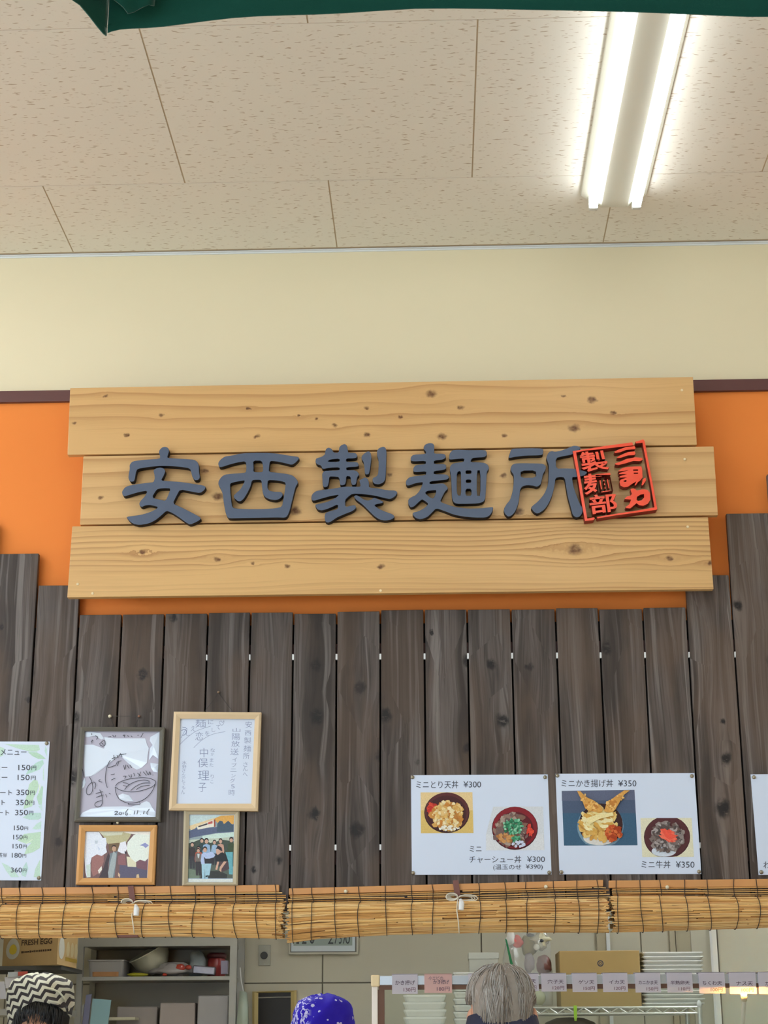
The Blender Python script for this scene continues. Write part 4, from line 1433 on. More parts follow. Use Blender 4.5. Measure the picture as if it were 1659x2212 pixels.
P += bits(rnd, [(240, 220, 150), (246, 232, 180), (220, 170, 84)], 520, 600, 150, 110, 90, 10, 26, 2.4, 0.5)
P += bits(rnd, [(196, 84, 40), (168, 64, 30), (214, 112, 60)], 715, 730, 85, 85, 60, 12, 28)
prawnL = [(325,285),(360,290),(420,350),(500,385),(560,430),(600,490),(560,510),(470,500),(410,470),(380,390),(345,330)]
prawnR = [(820,280),(880,280),(800,340),(775,400),(730,480),(690,520),(610,500),(630,430),(680,380),(760,320)]
P += [((222, 164, 84), prawnL), ((222, 164, 84), prawnR)]
P += bits(rnd, [(240, 196, 120), (200, 132, 60), (232, 178, 96)], 480, 440, 60, 45, 46, 8, 20)
P += bits(rnd, [(240, 196, 120), (200, 132, 60), (232, 178, 96)], 690, 430, 50, 55, 46, 8, 20)
P += bits(rnd, [(240, 196, 120), (214, 156, 80)], 395, 360, 32, 45, 16, 6, 14) + bits(rnd, [(240, 196, 120), (214, 156, 80)], 780, 340, 40, 40, 16, 6, 14)
P += [((244, 228, 168), [(430,570),(520,540),(700,510),(710,545),(560,580),(450,640)])]
Q = [((228, 224, 196), [(992,572),(1532,570),(1556,980),(1012,982)])]
Q += clip_rect([((74, 40, 44), ellipse(1273, 772, 244, 224)), ((88, 48, 52), ellipse(1273, 766, 236, 214))], 1000, 571, 1552, 980)
Q += clip_rect([((214, 222, 234), ellipse(1240, 920, 130, 58))], 1000, 571, 1552, 980)
Q += bits(rnd, [(126, 112, 108), (98, 86, 84), (150, 138, 134), (112, 92, 86)], 1275, 770, 172, 150, 170, 12, 30, 1.5)
Q += bits(rnd, [(176, 166, 164), (86, 76, 74)], 1275, 770, 165, 145, 70, 7, 14, 1.8)
Q += bits(rnd, [(236, 84, 66), (244, 116, 92)], 1285, 755, 60, 50, 44, 10, 20, 3.0, 0.7)
Q += [((238, 92, 72), [(1215,690),(1250,680),(1330,745),(1390,755),(1330,790),(1300,800),(1255,770)])]
patches(t, 'rice_bowl_print', P, PY - 0.0003, *SBx)
patches(t, 'rice_bowl_print', Q, PY - 0.0003, *SBx)

PCq = ((1621.5, 1672.8), (1925, 1668), (1950, 1888), (1638.8, 1890))
t = poster('plain white poster beside the prawn bowl poster, cut off by the picture edge', PCq, ((1628.5, 1679), (1644.5, 1884), (1918, 1674), (1943, 1882)))
lettering(t, [('わ', 450, 1685, 570, 1795)], 1590, 1640, 7.62)

PL = ((-172, 1601.5), (107.6, 1602), (88.6, 1902), (-198, 1901))
t = poster('white drinks menu with pale green leaves and prices in yen', PL, ((101, 1606), (84, 1896.5), (-166, 1606), (-190, 1896)))
SL = (0, 1580, 6.32)
LEAF = [((195, 223, 205), [(60,170),(180,175),(330,180),(530,185),(545,250),(500,275),(400,275),(250,235)]), ((185, 217, 195), [(380,280),(500,285),(580,330),(625,375),(520,375),(440,335)]),
        ((192, 222, 213), [(620,200),(640,240),(640,345),(610,270)]), ((188, 222, 211), [(585,385),(600,440),(540,520),(440,560),(350,590),(390,520),(490,430)]), ((203, 227, 223), [(600,470),(605,680),(585,660),(585,540)]),
        ((195, 223, 198), [(400,720),(460,660),(510,670),(530,740),(500,830),(460,900),(440,1020),(320,1060),(340,960),(370,850)]), ((185, 217, 196), [(500,900),(570,740),(590,760),(570,1000),(530,1000)]),
        ((203, 227, 226), [(520,1020),(575,1000),(580,1090),(560,1070)]), ((191, 221, 213), [(310,1175),(400,1115),(560,1110),(565,1180),(520,1205),(400,1205)]),
        ((198, 226, 216), [(440,1330),(500,1260),(565,1225),(560,1330),(500,1340)]), ((195, 223, 198), [(240,1490),(330,1400),(560,1370),(545,1590),(450,1650),(330,1680),(370,1580),(430,1520),(350,1530)]),
        ((199, 226, 216), [(20,1790),(110,1830),(200,1900),(260,1990),(150,1990),(80,1900)]), ((192, 222, 217), [(290,1960),(300,1880),(360,1780),(385,1870),(350,1990)]), ((195, 223, 207), [(460,1990),(480,1880),(545,1750),(550,1990)]),
        ((195, 223, 207), [(-300,250),(-100,175),(60,230),(40,330),(-60,370)]), ((195, 223, 207), [(-700,1500),(-500,1560),(-560,1800),(-760,1900)])]
for k, lf in enumerate(LEAF):
    patches(t, 'leaf_print', [lf], PY - 0.0001 - 0.00001 * k, *SL)
patches(t, 'leaf_vein_print', [((226, 240, 216), [(525,845),(535,840),(550,720),(540,720)]), ((226, 240, 216), [(350,1530),(440,1470),(446,1480),(365,1535)]), ((226, 240, 236), [(250,1930),(265,1930),(290,1990),(275,1992)])], PY - 0.0004, *SL)
lettering(t, [('メニュー', 8, 240, 362, 325), ('コーヒー', -260, 455, 100, 530), ('150', 250, 455, 415, 530), ('円', 430, 470, 495, 528), ('コーヒー', -260, 590, 100, 665), ('150', 240, 592, 405, 665), ('円', 422, 605, 487, 663),
              ('フロート', -180, 800, 165, 870), ('350', 225, 795, 400, 870), ('円', 412, 810, 475, 868), ('フロート', -270, 935, 70, 1005), ('350', 215, 932, 390, 1008), ('円', 402, 948, 467, 1005), ('フロート', -215, 1075, 125, 1145), ('350', 205, 1070, 382, 1145), ('円', 393, 1085, 455, 1142),
              ('150', 190, 1285, 320, 1350), ('円', 330, 1300, 383, 1348), ('150', 180, 1410, 310, 1475), ('円', 320, 1425, 373, 1473), ('150', 172, 1535, 302, 1598), ('円', 313, 1548, 366, 1596), ('W', 40, 1660, 95, 1720), ('茶', -40, 1655, 36, 1722), ('180', 162, 1658, 295, 1724), ('円', 305, 1675, 357, 1722), ('360', 148, 1858, 300, 1925), ('円', 310, 1873, 360, 1922)], *SL, offset=0.006)

# ------------------------------------------------------------------ rolled reed blinds
M_REED = island_mat('dry_reed', [(168, 116, 60), (226, 178, 108), (240, 202, 136), (208, 152, 86), (246, 216, 156), (184, 122, 66)], 0.45, 0.4, streak=(6, 400, 400))
M_LATH = pmat('blind_lath', (212, 152, 92), 0.5, var=0.12, scale=10)
M_THREAD = pmat('dark_thread', (46, 40, 38), 0.8)
M_TAB = pmat('brown_leather_tab', (122, 78, 70), 0.6, var=0.1)
M_CORD = pmat('white_cord', (226, 218, 200), 0.8, var=0.06)


def blind(label, xl, xr, lathL, lathR, rollc, r_px, threads, tabx, pins, seed):
    """lathL/lathR: (x, ytop, ybottom) of the head lath ends; rollc: [(x, ytop, ybottom)] of the roll"""
    rnd = random.Random(seed)
    LY = PF - 0.012
    p = at((xl + xr) / 2, 2015, LY)
    t = thing('reed_blind', p, label, 'blind', 'rolled reed blinds under the planks')
    lath = slab('head_lath', ((lathL[0], lathL[1]), (lathR[0], lathR[1]), (lathR[0], lathR[2]), (lathL[0], lathL[2])), LY, 0.010, M_LATH, t, bevel=0.002)

    def roll_at(x):
        pts = rollc
        if x <= pts[0][0]:
            return pts[0][1], pts[0][2]
        for a, c in zip(pts, pts[1:]):
            if x <= c[0]:
                f = (x - a[0]) / (c[0] - a[0])
                return a[1] + (c[1] - a[1]) * f, a[2] + (c[2] - a[2]) * f
        return pts[-1][1], pts[-1][2]

    RAD = 0.049
    CY = PF - RAD - 0.008

    def centre(x):
        a, c = roll_at(x)
        q = at(x, (a + c) / 2, CY)
        rr = (at(x, a, CY).z - at(x, c, CY).z) / 2
        return q, rr

    # loose hanging reeds between lath and roll
    b = MB()
    nrow = 6
    for k in range(nrow):
        f = (k + 0.5) / nrow
        x = xl + rnd.uniform(-2, 4)
        while x < xr:
            x2 = min(xr + rnd.uniform(-4, 6), x + rnd.uniform(150, 420))
            pts = []
            for xx in (x, (x + x2) / 2, x2 + 3):
                g = (xx - lathL[0]) / (lathR[0] - lathL[0])
                yl = lathL[2] + (lathR[2] - lathL[2]) * g
                yr = roll_at(xx)[0] + 4
                pts.append(at(xx, yl + (yr - yl) * f + rnd.uniform(-1.0, 1.0), LY + 0.002 + rnd.uniform(-0.004, 0.002)))
            b.tube(pts, rnd.uniform(0.0015, 0.0024), 6)
            x = x2 + rnd.uniform(-4, 10)
    o = b.build('hanging_reed', M_REED, t)
    o['kind'] = 'stuff'
    # the roll itself
    b = MB()
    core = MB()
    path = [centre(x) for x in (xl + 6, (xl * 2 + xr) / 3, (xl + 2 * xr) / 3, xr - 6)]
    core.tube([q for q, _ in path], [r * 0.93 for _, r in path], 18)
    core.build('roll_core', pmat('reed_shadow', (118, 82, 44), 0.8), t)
    nrow = 92
    for k in range(nrow):
        th = 2 * math.pi * k / nrow + rnd.uniform(-0.02, 0.02)
        x = xl + rnd.uniform(-5, 5)
        while x < xr - 2:
            x2 = min(xr + rnd.uniform(-6, 7), x + rnd.uniform(60, 330))
            pts = []
            n = max(2, int((x2 - x) / 70) + 1)
            for i in range(n + 1):
                xx = x + (x2 - x) * i / n
                q, r = centre(xx)
                w = th + rnd.uniform(-0.035, 0.035)
                rr = r * (0.965 + rnd.uniform(-0.02, 0.035))
                pts.append(q + Vector((0, -math.cos(w) * rr, math.sin(w) * rr)))
            b.tube(pts, rnd.uniform(0.0016, 0.0025), 5)
            x = x2 + rnd.uniform(-8, 6)
    o = b.build('rolled_reed', M_REED, t)
    o['kind'] = 'stuff'
    # binding threads
    for x in threads:
        b = MB()
        q, r = centre(x)
        ph = [rnd.uniform(-2.2, 2.2) for _ in range(4)]
        pts = []
        for i in range(25):
            w = 2 * math.pi * i / 24
            dx = (ph[0] * math.sin(w) + ph[1] * math.sin(2 * w + 1) + ph[2] * math.cos(w)) / 700.0
            pts.append(q + Vector((dx, -math.cos(w) * (r * 1.055 + 0.001), math.sin(w) * (r * 1.055 + 0.001))))
        b.tube(pts, 0.0011, 5)
        g = (x - lathL[0]) / (lathR[0] - lathL[0])
        if -0.02 < g < 1.02:
            yt = lathL[1] + (lathR[1] - lathL[1]) * g
            yb = roll_at(x)[0] + 8
            b.tube([at(x - 2, yt - 1, LY - 0.002), at(x - 1 + rnd.uniform(-2, 2), lathL[2] + (lathR[2] - lathL[2]) * g, LY - 0.0025), at(x + rnd.uniform(-2, 3), (yt + yb) / 2 + 8, LY - 0.004), at(x + rnd.uniform(-1, 3), yb, LY - 0.006)], 0.0011, 5)
        b.build('thread', M_THREAD, t)
    if tabx:
        x, y = tabx
        slab('leather_tab', ((x - 7, y), (x + 5, y - 1), (x + 10, y + 34), (x - 3, y + 35)), LY - 0.008, 0.002, M_TAB, t)
        # coiled cord, its plug and the pull string
        b = MB()
        b.smooth = True
        FY = CY - RAD - 0.006
        cx, cy = x + 4, y + 37
        for lp in range(7):
            pts = []
            s = 1 if lp % 2 else -1
            for i in range(11):
                w = 2 * math.pi * i / 10
                ex = (20 + lp * 2 if s > 0 else 12 + lp)
                pts.append(at(cx + s * (ex / 1.0) * (1 - math.cos(w)) / 1.4, cy + (4 + lp * 0.7) * math.sin(w) + s * 1.5, LY - 0.02 - 0.002 * lp))
            b.tube(pts, 0.0021, 6)
        b.build('cord_coil', M_CORD, t)
        b = MB()
        b.smooth = True
        b.tube([at(cx, cy, LY - 0.02), at(cx - 1, cy + 10, FY + 0.03), at(cx - 2, cy + 30, FY), at(cx + 1, cy + 50, FY), at(cx + 3, 2016, CY - 0.04)], 0.0017, 6)
        b.build('pull_string', M_CORD, t)
        b = MB()
        b.tube([at(cx + 6, cy + 4, FY + 0.012), at(cx + 8, cy + 12, FY - 0.004), at(cx + 7, cy + 27, FY - 0.006)], [0.004, 0.0085, 0.008], 10)
        b.build('cord_plug', M_WHITE, t, bevel=0.001)
    for x, y in pins:
        pin(x, y, LY, t, M_PINW, 0.006)
    return t


T1 = [-340, -290, -240, -190, -140, -90, -40, 5, 43, 92, 143, 200, 256, 313, 369, 422, 465, 510, 557, 596]
T2 = [633, 675, 724, 776, 834, 890, 935, 1036, 1092, 1138, 1197, 1248, 1291]
T3 = [1333, 1384, 1427, 1481, 1529, 1587, 1635, 1690, 1745, 1796, 1850, 1905, 1960, 2010]
b1 = blind('rolled reed blind under the green leaf menu and the framed photos', -360, 610, (-380, 1922.5, 1938.5), (603, 1911, 1926.5), [(-360, 1960, 2030), (-70, 1957, 2026), (150, 1953, 2025), (400, 1953, 2022), (620, 1952, 2027)], 35, T1, (283, 1914), [], 3)
b2 = blind('rolled reed blind under the two rice bowl posters', 624, 1308, (624, 1919, 1933), (1303, 1900.5, 1915), [(617, 1953, 2037), (690, 1951, 2027), (850, 1950, 2018), (1100, 1945, 2013), (1318, 1941, 2014)], 35, T2, (985, 1902), [(747, 1926), (1179, 1916)], 5)
b3 = blind('rolled reed blind below the plain white poster', 1322, 2050, (1315, 1902, 1918.5), (2050, 1894.5, 1911.5), [(1319, 1936, 2014), (1450, 1937, 2010), (1659, 1938, 2003), (1800, 1938, 2001)], 35, T3, None, [(1441, 1917)], 9)
# wooden pulley bar under the first roll
b = MB()
p0, p1 = at(255, 2016, PF - 0.06), at(300, 2025, PF - 0.06)
b.box2((p0.x, PF - 0.075, p1.z), (p1.x, PF - 0.04, p0.z))
b.build('pulley_bar', M_TAB, b1, bevel=0.002)

# ------------------------------------------------------------------ kitchen shell
KZ = 2.75
M_KPANEL = pmat('kitchen_wall_panel', (202, 196, 176), 0.35, spec=0.4, var=0.02, scale=2)
M_KJOINT = pmat('panel_joint', (120, 114, 98), 0.6)
kw = thing('wall_kitchen', (0, BACK, 0), kind='structure')
b = MB()
b.box2((-4.0, BACK, 0), (4.0, BACK + 0.1, KZ))
b.build('wall_backing', M_KJOINT, kw)
XJ = at(697, 2095, BACK).x
ZJ = at(670, 2123.5, BACK).z
k0 = -4
for k in range(-4, 5):
    x0, x1 = XJ + 0.91 * k, XJ + 0.91 * (k + 1)
    for z0, z1 in ((0.0, ZJ - 0.91), (ZJ - 0.91, ZJ), (ZJ, KZ)):
        b = MB()
        b.box2((x0 + 0.004, BACK - 0.006, z0 + 0.004), (x1 - 0.004, BACK, z1 - 0.004))
        b.build('wall_panel', M_KPANEL, kw)
b = MB()
b.box2((-4.0, WALL_TH, KZ), (4.0, BACK + 0.1, KZ + 0.1))
struct('ceiling_kitchen', b, M_WALL2)
b = MB()
b.box2((-4.0, WALL_TH, 0), (-3.9, BACK, KZ))
struct('wall_kitchen_left', b, M_KPANEL)
b = MB()
b.box2((3.9, WALL_TH, 0), (4.0, BACK, KZ))
struct('wall_kitchen_right', b, M_KPANEL)
lamp_fixture(-0.75, 2.9, 'unseen twin-tube fluorescent lamp inside the kitchen', KZ, M_KTUBE, 'kitchen ceiling lamps')
for xx, yy in ((1.5, 3.9), (1.9, 1.3), (-1.4, 1.5)):  # unseen lamps; the nearer two are added to brighten the partition
    lamp_fixture(xx, yy, 'unseen twin-tube fluorescent lamp inside the kitchen', KZ, M_KTUBE, 'kitchen ceiling lamps')


def kbox(name, px0, py0, px1, py1, Y, depth, m, parent=None, bevel=0.0):
    """box whose front face fills the pixel rectangle on plane y=Y"""
    a, c = at(px0, py1, Y), at(px1, py0, Y)
    b = MB()
    b.box2((a.x, Y, a.z), (c.x, Y + depth, c.z))
    return b.build(name, m, parent, bevel)


# pilasters on the rear wall
M_PIL = pmat('beige_pilaster', (176, 166, 140), 0.5, var=0.03)
for i, (x0, x1, m) in enumerate(((1293, 1313, M_PIL), (1313, 1321, M_WHITE_TRIM), (1451, 1462, M_PIL), (1465, 1497, M_PIL), (1497, 1530, M_KPANEL))):
    a, c = at(x0, 2100, BACK - 0.05), at(x1, 2100, BACK - 0.05)
    b = MB()
    b.box2((a.x, BACK - 0.03 - 0.012 * (i % 3), 0.0), (c.x, BACK - 0.0065, KZ))
    struct('trim_%d' % (3 + i), b, m)
# white corner post and partition at the right
PYR = 1.35
M_PART = pmat('partition_board', (190, 190, 178), 0.45, var=0.02)
a, c = at(1540, 2100, PYR), at(1551, 2100, PYR)
b = MB()
b.box2((a.x, PYR - 0.02, 0), (c.x, PYR + 0.03, KZ))
struct('trim_8', b, M_WHITE, bevel=0.003)
b = MB()
b.box2((c.x + 0.006, PYR, 0), (3.9, PYR + 0.03, KZ))
struct('wall_partition', b, M_PART)
b = MB()
b.box2((c.x, PYR - 0.004, 0), (c.x + 0.007, PYR + 0.02, KZ))
struct('trim_9', b, pmat('dark_seal', (92, 88, 80), 0.7))

# ------------------------------------------------------------------ left shelving unit
SY = BACK - 0.42
M_SHELF = pmat('grey_steel_shelf', (160, 158, 150), 0.4, metal=0.35, var=0.08, scale=10)
M_GREYDK = pmat('dark_grey', (66, 66, 62), 0.6)
x0, x1 = at(166, 2100, SY).x, at(178, 2100, SY).x
x2, x3 = at(496, 2100, SY).x, at(511, 2100, SY).x
zt = at(340, 2026, SY).z
zt0 = at(340, 2044, SY).z
zs1, zs0 = at(340, 2109.5, SY).z, at(340, 2117.5, SY).z
rack = thing('storage_rack', ((x0 + x3) / 2, SY + 0.2, 0), 'grey metal storage rack against the kitchen wall holding a tub and a bowl', 'shelf')
for xa, xb in ((x0, x1), (x2, x3)):
    for ya in (SY, SY + 0.36):
        b = MB()
        b.box2((xa, ya, 0), (xb, ya + 0.035, zt + 0.12))
        b.build('post', M_SHELF, rack)
for za, zb in ((zt0, zt), (zs0, zs1), (zs0 - 0.42, zs0 - 0.40), (0.3, 0.33)):
    b = MB()
    b.box2((x1 - 0.005, SY + 0.004, za), (x2 + 0.005, SY + 0.38, za + 0.02))
    b.box2((x1 - 0.005, SY + 0.002, za), (x2 + 0.005, SY + 0.022, zb))
    b.build('shelf_board', M_SHELF, rack)
b = MB()
b.box2((x1, SY + 0.385, zs0 - 0.5), (x2, SY + 0.39, zt))
b.build('back_sheet', pmat('translucent_sheet', (150, 142, 124), 0.35, var=0.15, scale=4), rack)

IY = SY + 0.06
# tub with a pale rim
a, c = at(187, 2108.5, IY), at(268, 2073, IY)
tub = thing('plastic_tub', ((a.x + c.x) / 2, IY + 0.12, zs1), 'grey translucent plastic tub with orange food at the bottom on the rack shelf', 'tub')
W_, H_ = c.x - a.x, c.z - zs1
M_TUB = pmat('cloudy_plastic', (168, 164, 160), 0.3, var=0.04)
b = MB()


def rr(cx, cy, hx, hy, z, r=0.02, n=4):
    out = []
    for qx, qy, a0 in ((1, 1, 0), (-1, 1, 90), (-1, -1, 180), (1, -1, 270)):
        for i in range(n + 1):
            w = math.radians(a0 + 90 * i / n)
            out.append(Vector((cx + qx * (hx - r) + r * math.cos(w), cy + qy * (hy - r) + r * math.sin(w), z)))
    return out


cx, cy = (a.x + c.x) / 2, IY + 0.12
b.loft([rr(cx, cy, W_ * 0.46, 0.105, zs1), rr(cx, cy, W_ * 0.49, 0.115, zs1 + H_ * 0.93), rr(cx, cy, W_ * 0.515, 0.125, zs1 + H_ * 0.93), rr(cx, cy, W_ * 0.515, 0.125, zs1 + H_), rr(cx, cy, W_ * 0.48, 0.11, zs1 + H_), rr(cx, cy, W_ * 0.45, 0.1, zs1 + 0.01)])
b.build('tub_body', M_TUB, tub)
b = MB()
b.loft([rr(cx, cy, W_ * 0.40, 0.109, zs1 + 0.004), rr(cx, cy, W_ * 0.40, 0.1125, zs1 + H_ * 0.32)])
b.build('orange_contents', pmat('orange_food', (196, 142, 92), 0.5, var=0.1), tub)

# tilted bowl
q = at(326, 2072, IY + 0.1)
M_BOWL = pmat('cream_bowl', (206, 202, 180), 0.35, var=0.02)
b = MB()
b.smooth = True
Rm = Matrix.Rotation(math.radians(-28), 3, 'Y') @ Matrix.Rotation(math.radians(12), 3, 'X')
prof = [(0.001, -0.075), (0.045, -0.075), (0.05, -0.068), (0.085, -0.045), (0.11, -0.005), (0.122, 0.045), (0.127, 0.046), (0.127, 0.052), (0.120, 0.052), (0.105, 0.0), (0.08, -0.038), (0.04, -0.062), (0.001, -0.064)]
b.lathe([(r * 0.93, h) for r, h in prof], (q.x, IY + 0.14, zs1 + 0.1), 30, Rm)
o = b.build('mixing_bowl', M_BOWL)
tag(o, 'cream round bowl tilted on the rack shelf beside the grey tub', 'bowl')

# bags and packets on the rack shelf
M_CLEAR = pmat('crinkled_clear_plastic', (196, 190, 188), 0.18, spec=0.7, var=0.12, scale=30, alpha=0.85)
M_REDBAG = pmat('red_wrapper', (186, 66, 48), 0.3, var=0.1)
q = at(372, 2098, IY)
bag = thing('plastic_bag', (q.x, IY + 0.06, zs1), 'crumpled clear plastic bag with red print on the rack shelf', 'bag')
b = MB()
b.smooth = True
b.blob((q.x, IY + 0.05, zs1 + 0.036), (0.115, 0.06, 0.036), 4, 0.3, 18, 10, 5.0)
b.build('bag_film', M_CLEAR, bag)
b = MB()
b.smooth = True
for dx, dz, s in ((-0.04, 0.012, 0.014), (0.045, 0.05, 0.03), (0.09, 0.05, 0.02)):
    b.blob((q.x + dx, IY - 0.005, zs1 + dz), (s, 0.01, s * 0.5), 7, 0.2)
b.build('bag_print', M_REDBAG, bag)
q = at(440, 2098, IY)
Rm = Matrix.Rotation(math.radians(5), 3, 'Y')
b = MB()
b.box((q.x, IY + 0.03, zs1 + 0.035), (0.125, 0.05, 0.045), Rm)
o = b.build('foil_packet', pmat('silver_foil_packet', (150, 148, 160), 0.25, metal=0.5, var=0.2, scale=30), bevel=0.006)
tag(o, 'silver foil packet lying in front of the red jar', 'packet')
q = at(466, 2085, IY + 0.12)
jar = thing('storage_jar', (q.x, IY + 0.16, zs1), 'red storage jar at the end of the rack shelf', 'jar')
b = MB()
b.smooth = True
b.lathe([(0.045, 0), (0.052, 0.01), (0.052, 0.09), (0.046, 0.105), (0.046, 0.11)], (q.x, IY + 0.16, zs1), 20)
b.build('jar_body', pmat('red_jar', (156, 52, 50), 0.3, var=0.1), jar)
b = MB()
b.smooth = True
b.lathe([(0.055, 0.105), (0.055, 0.125), (0.045, 0.135), (0.001, 0.136)], (q.x, IY + 0.16, zs1), 20)
b.build('jar_lid', pmat('dark_lid', (84, 30, 32), 0.4), jar)
q = at(484, 2093, IY + 0.03)
o = kbox('milk_carton', 477, 2075, 492, 2104, IY + 0.03, 0.04, pmat('pale_lilac_carton', (166, 158, 180), 0.4))
tag(o, 'small pale lilac carton beside the red jar', 'carton')
q = at(296, 2104, IY - 0.02)
b = MB()
b.smooth = True
b.blob((q.x, IY + 0.01, zs1 + 0.012), (0.055, 0.02, 0.012), 9, 0.2, 12, 8)
o = b.build('wrapped_candy', pmat('yellow_wrap', (176, 168, 44), 0.3, var=0.2, scale=60))
tag(o, 'small yellow wrapped packet under the tilted bowl', 'packet')
q = at(426, 2080, IY + 0.1)
b = MB()
b.smooth = True
b.blob((q.x, IY + 0.15, zs1 + 0.07), (0.055, 0.05, 0.07), 12, 0.3, 14, 10)
o = b.build('white_cloth_bundle', pmat('grey_white_cloth', (156, 164, 164), 0.7, var=0.2, scale=40))
tag(o, 'bundled greyish white cloth behind the foil packet', 'cloth')

# files standing on the lower shelf
zl = zs0 - 0.40
FYL = SY + 0.03
files = [('blue_folder', 'pale blue folder leaning at the end of the lower rack shelf', (150, 188, 196), ((200, 2157), (240, 2160), (228, 2250), (190, 2250))),
         ('grey_folder', 'lilac grey folder standing next to the pale blue folder', (132, 132, 160), ((186, 2149), (198, 2147), (186, 2250), (172, 2250))),
         ('white_paper', 'white loose sheet sticking out beside the folders', (210, 210, 206), ((168, 2179), (183, 2168), (178, 2196), (174, 2192)))]
for i, (nm, lb, c, pts) in enumerate(files):
    o = slab(nm, pts, FYL + 0.012 * i, 0.01, pmat(nm + '_card', c, 0.5, var=0.06))
    tag(o, lb, 'folder' if 'folder' in nm else 'paper')
# cream tray on the lower shelf
o = kbox('cream_tray', 203, 2197, 292, 2204, SY + 0.05, 0.13, pmat('cream_board', (206, 200, 172), 0.5), bevel=0.003)
tag(o, 'flat cream tray lying on the lower rack shelf', 'tray')
o = kbox('paper_sack', 250, 2174, 340, 2235, SY + 0.2, 0.12, pmat('greyish_paper_sack', (178, 168, 162), 0.7, var=0.08), bevel=0.008)
tag(o, 'greyish paper sack at the back of the lower rack shelf', 'sack')
o = kbox('paper_sack', 343, 2166, 422, 2235, SY + 0.14, 0.16, pmat('pale_paper_sack', (186, 174, 168), 0.7, var=0.08), bevel=0.008)
tag(o, 'pale mauve paper sack in the middle of the lower rack shelf', 'sack')
o = kbox('storage_bin', 425, 2150, 494, 2235, SY + 0.1, 0.2, pmat('grey_lilac_plastic', (176, 172, 172), 0.4, var=0.05), bevel=0.006)
tag(o, 'grey plastic bin at the end of the lower rack shelf', 'bin')
# hanging bag beside the rack
q = at(524, 2170, SY + 0.05)
hb = thing('hanging_bag', (q.x, SY + 0.05, q.z - 0.1), 'pale green plastic bag hanging on the side of the rack', 'bag')
b = MB()
b.smooth = True
b.loft([[at(x, y, SY + dy) for x, y, dy in ((518, 2140, 0.0), (530, 2142, -0.02), (534, 2145, 0.06), (520, 2142, 0.08))], [at(x, y, SY + dy) for x, y, dy in ((514, 2180, -0.02), (533, 2176, -0.04), (537, 2172, 0.08), (516, 2178, 0.1))], [at(x, y, SY + dy) for x, y, dy in ((508, 2240, -0.03), (532, 2240, -0.05), (538, 2240, 0.1), (510, 2240, 0.12))]])
b.build('bag_film', pmat('pale_green_film', (184, 196, 180), 0.3, var=0.1), hb)
b = MB()
b.tube([at(519, 2090, SY - 0.004), at(521, 2118, SY - 0.004), at(526, 2143, SY + 0.02)], 0.003, 6)
b.build('bag_handle', M_WHITE, hb)

# ------------------------------------------------------------------ egg carton on a wall shelf
NY = BACK - 1.55
pn = at(123, 2083, NY)
zb = pn.z
pl, pr = atz(4, 2090, zb), atz(165, 2091.5, zb)
pb = pl + pr - pn
EH = 0.235
M_KRAFT = pmat('kraft_cardboard', (196, 164, 114), 0.7, var=0.04, scale=20)
egg = thing('egg_box', (pn.x, pn.y, zb), 'brown cardboard box printed FRESH EGG with a fried egg', 'box')
b = MB()
b.prism([pl, pb, pr, pn], (0, 0, EH))
b.build('carton', M_KRAFT, egg, bevel=0.002)


def on_face(A, B, u, w, off):
    """point on the upright face A->B: u along, w up (0..1)"""
    d = (B - A)
    n = Vector((d.y, -d.x, 0)).normalized()
    return A + d * u + Vector((0, 0, EH * 0.64 * w)) + n * off


def face_poly(b, A, B, pts, off=0.0015):
    i = len(b.v)
    b.v += [tuple(on_face(A, B, u, w, off)) for u, w in pts]
    b.face(list(range(i, i + len(pts))))


def egg_pts(cu, cw, ru, rw, n=24):
    return [(cu + ru * math.cos(2 * math.pi * k / n) * (1 - 0.12 * math.sin(2 * math.pi * k / n)), cw + rw * math.sin(2 * math.pi * k / n)) for k in range(n)]


M_EGGW = pmat('egg_white_print', (212, 208, 194), 0.6)
M_YOLK = pmat('yolk_print', (226, 198, 66), 0.6)
b = MB()
face_poly(b, pl, pn, egg_pts(0.19, 0.58, 0.125, 0.34))
b.build('egg_white_print', M_EGGW, egg)
b = MB()
face_poly(b, pl, pn, egg_pts(0.195, 0.56, 0.07, 0.165), 0.002)
b.build('yolk_print', M_YOLK, egg)


def face_text(b, A, B, body, u0, w0, u1, w1, offset=0.0):
    me = glyph_mesh(body, offset)
    xs = [v.co.x for v in me.vertices]
    ys = [v.co.y for v in me.vertices]
    i = len(b.v)
    for v in me.vertices:
        u = u0 + (u1 - u0) * (v.co.x - min(xs)) / (max(xs) - min(xs))
        w = w0 + (w1 - w0) * (v.co.y - min(ys)) / (max(ys) - min(ys))
        b.v.append(tuple(on_face(A, B, u, w, 0.0016)))
    for p in me.polygons:
        b.face([i + k for k in p.vertices])
    bpy.data.meshes.remove(me)


M_BROWNINK = pmat('brown_print_ink', (72, 48, 26), 0.6)
b = MB()
face_text(b, pl, pn, 'FRESH EGG', 0.345, 0.66, 0.90, 0.84, 0.018)
b.build('lettering', M_BROWNINK, egg)
b = MB()
rnd = random.Random(2)
u = 0.35
while u < 0.88:
    w = rnd.uniform(0.012, 0.03)
    h = rnd.uniform(0.02, 0.035)
    cw = 0.44 + 0.03 * u
    face_poly(b, pl, pn, [(u, cw - h), (u + w, cw - h), (u + w, cw + h), (u, cw + h)])
    u += w + rnd.uniform(0.005, 0.012)
o = b.build('small_print', M_BROWNINK, egg)
o['kind'] = 'stuff'
b = MB()
face_poly(b, pn, pr, egg_pts(0.18, 0.55, 0.14, 0.36))
b.build('egg_white_print', M_EGGW, egg)
for u in (0.5, 0.72, 0.92):
    b = MB()
    face_poly(b, pn, pr, egg_pts(u, 0.55, 0.085, 0.24))
    b.build('egg_print', pmat('pale_egg_print', (202, 184, 140), 0.6), egg)
b = MB()
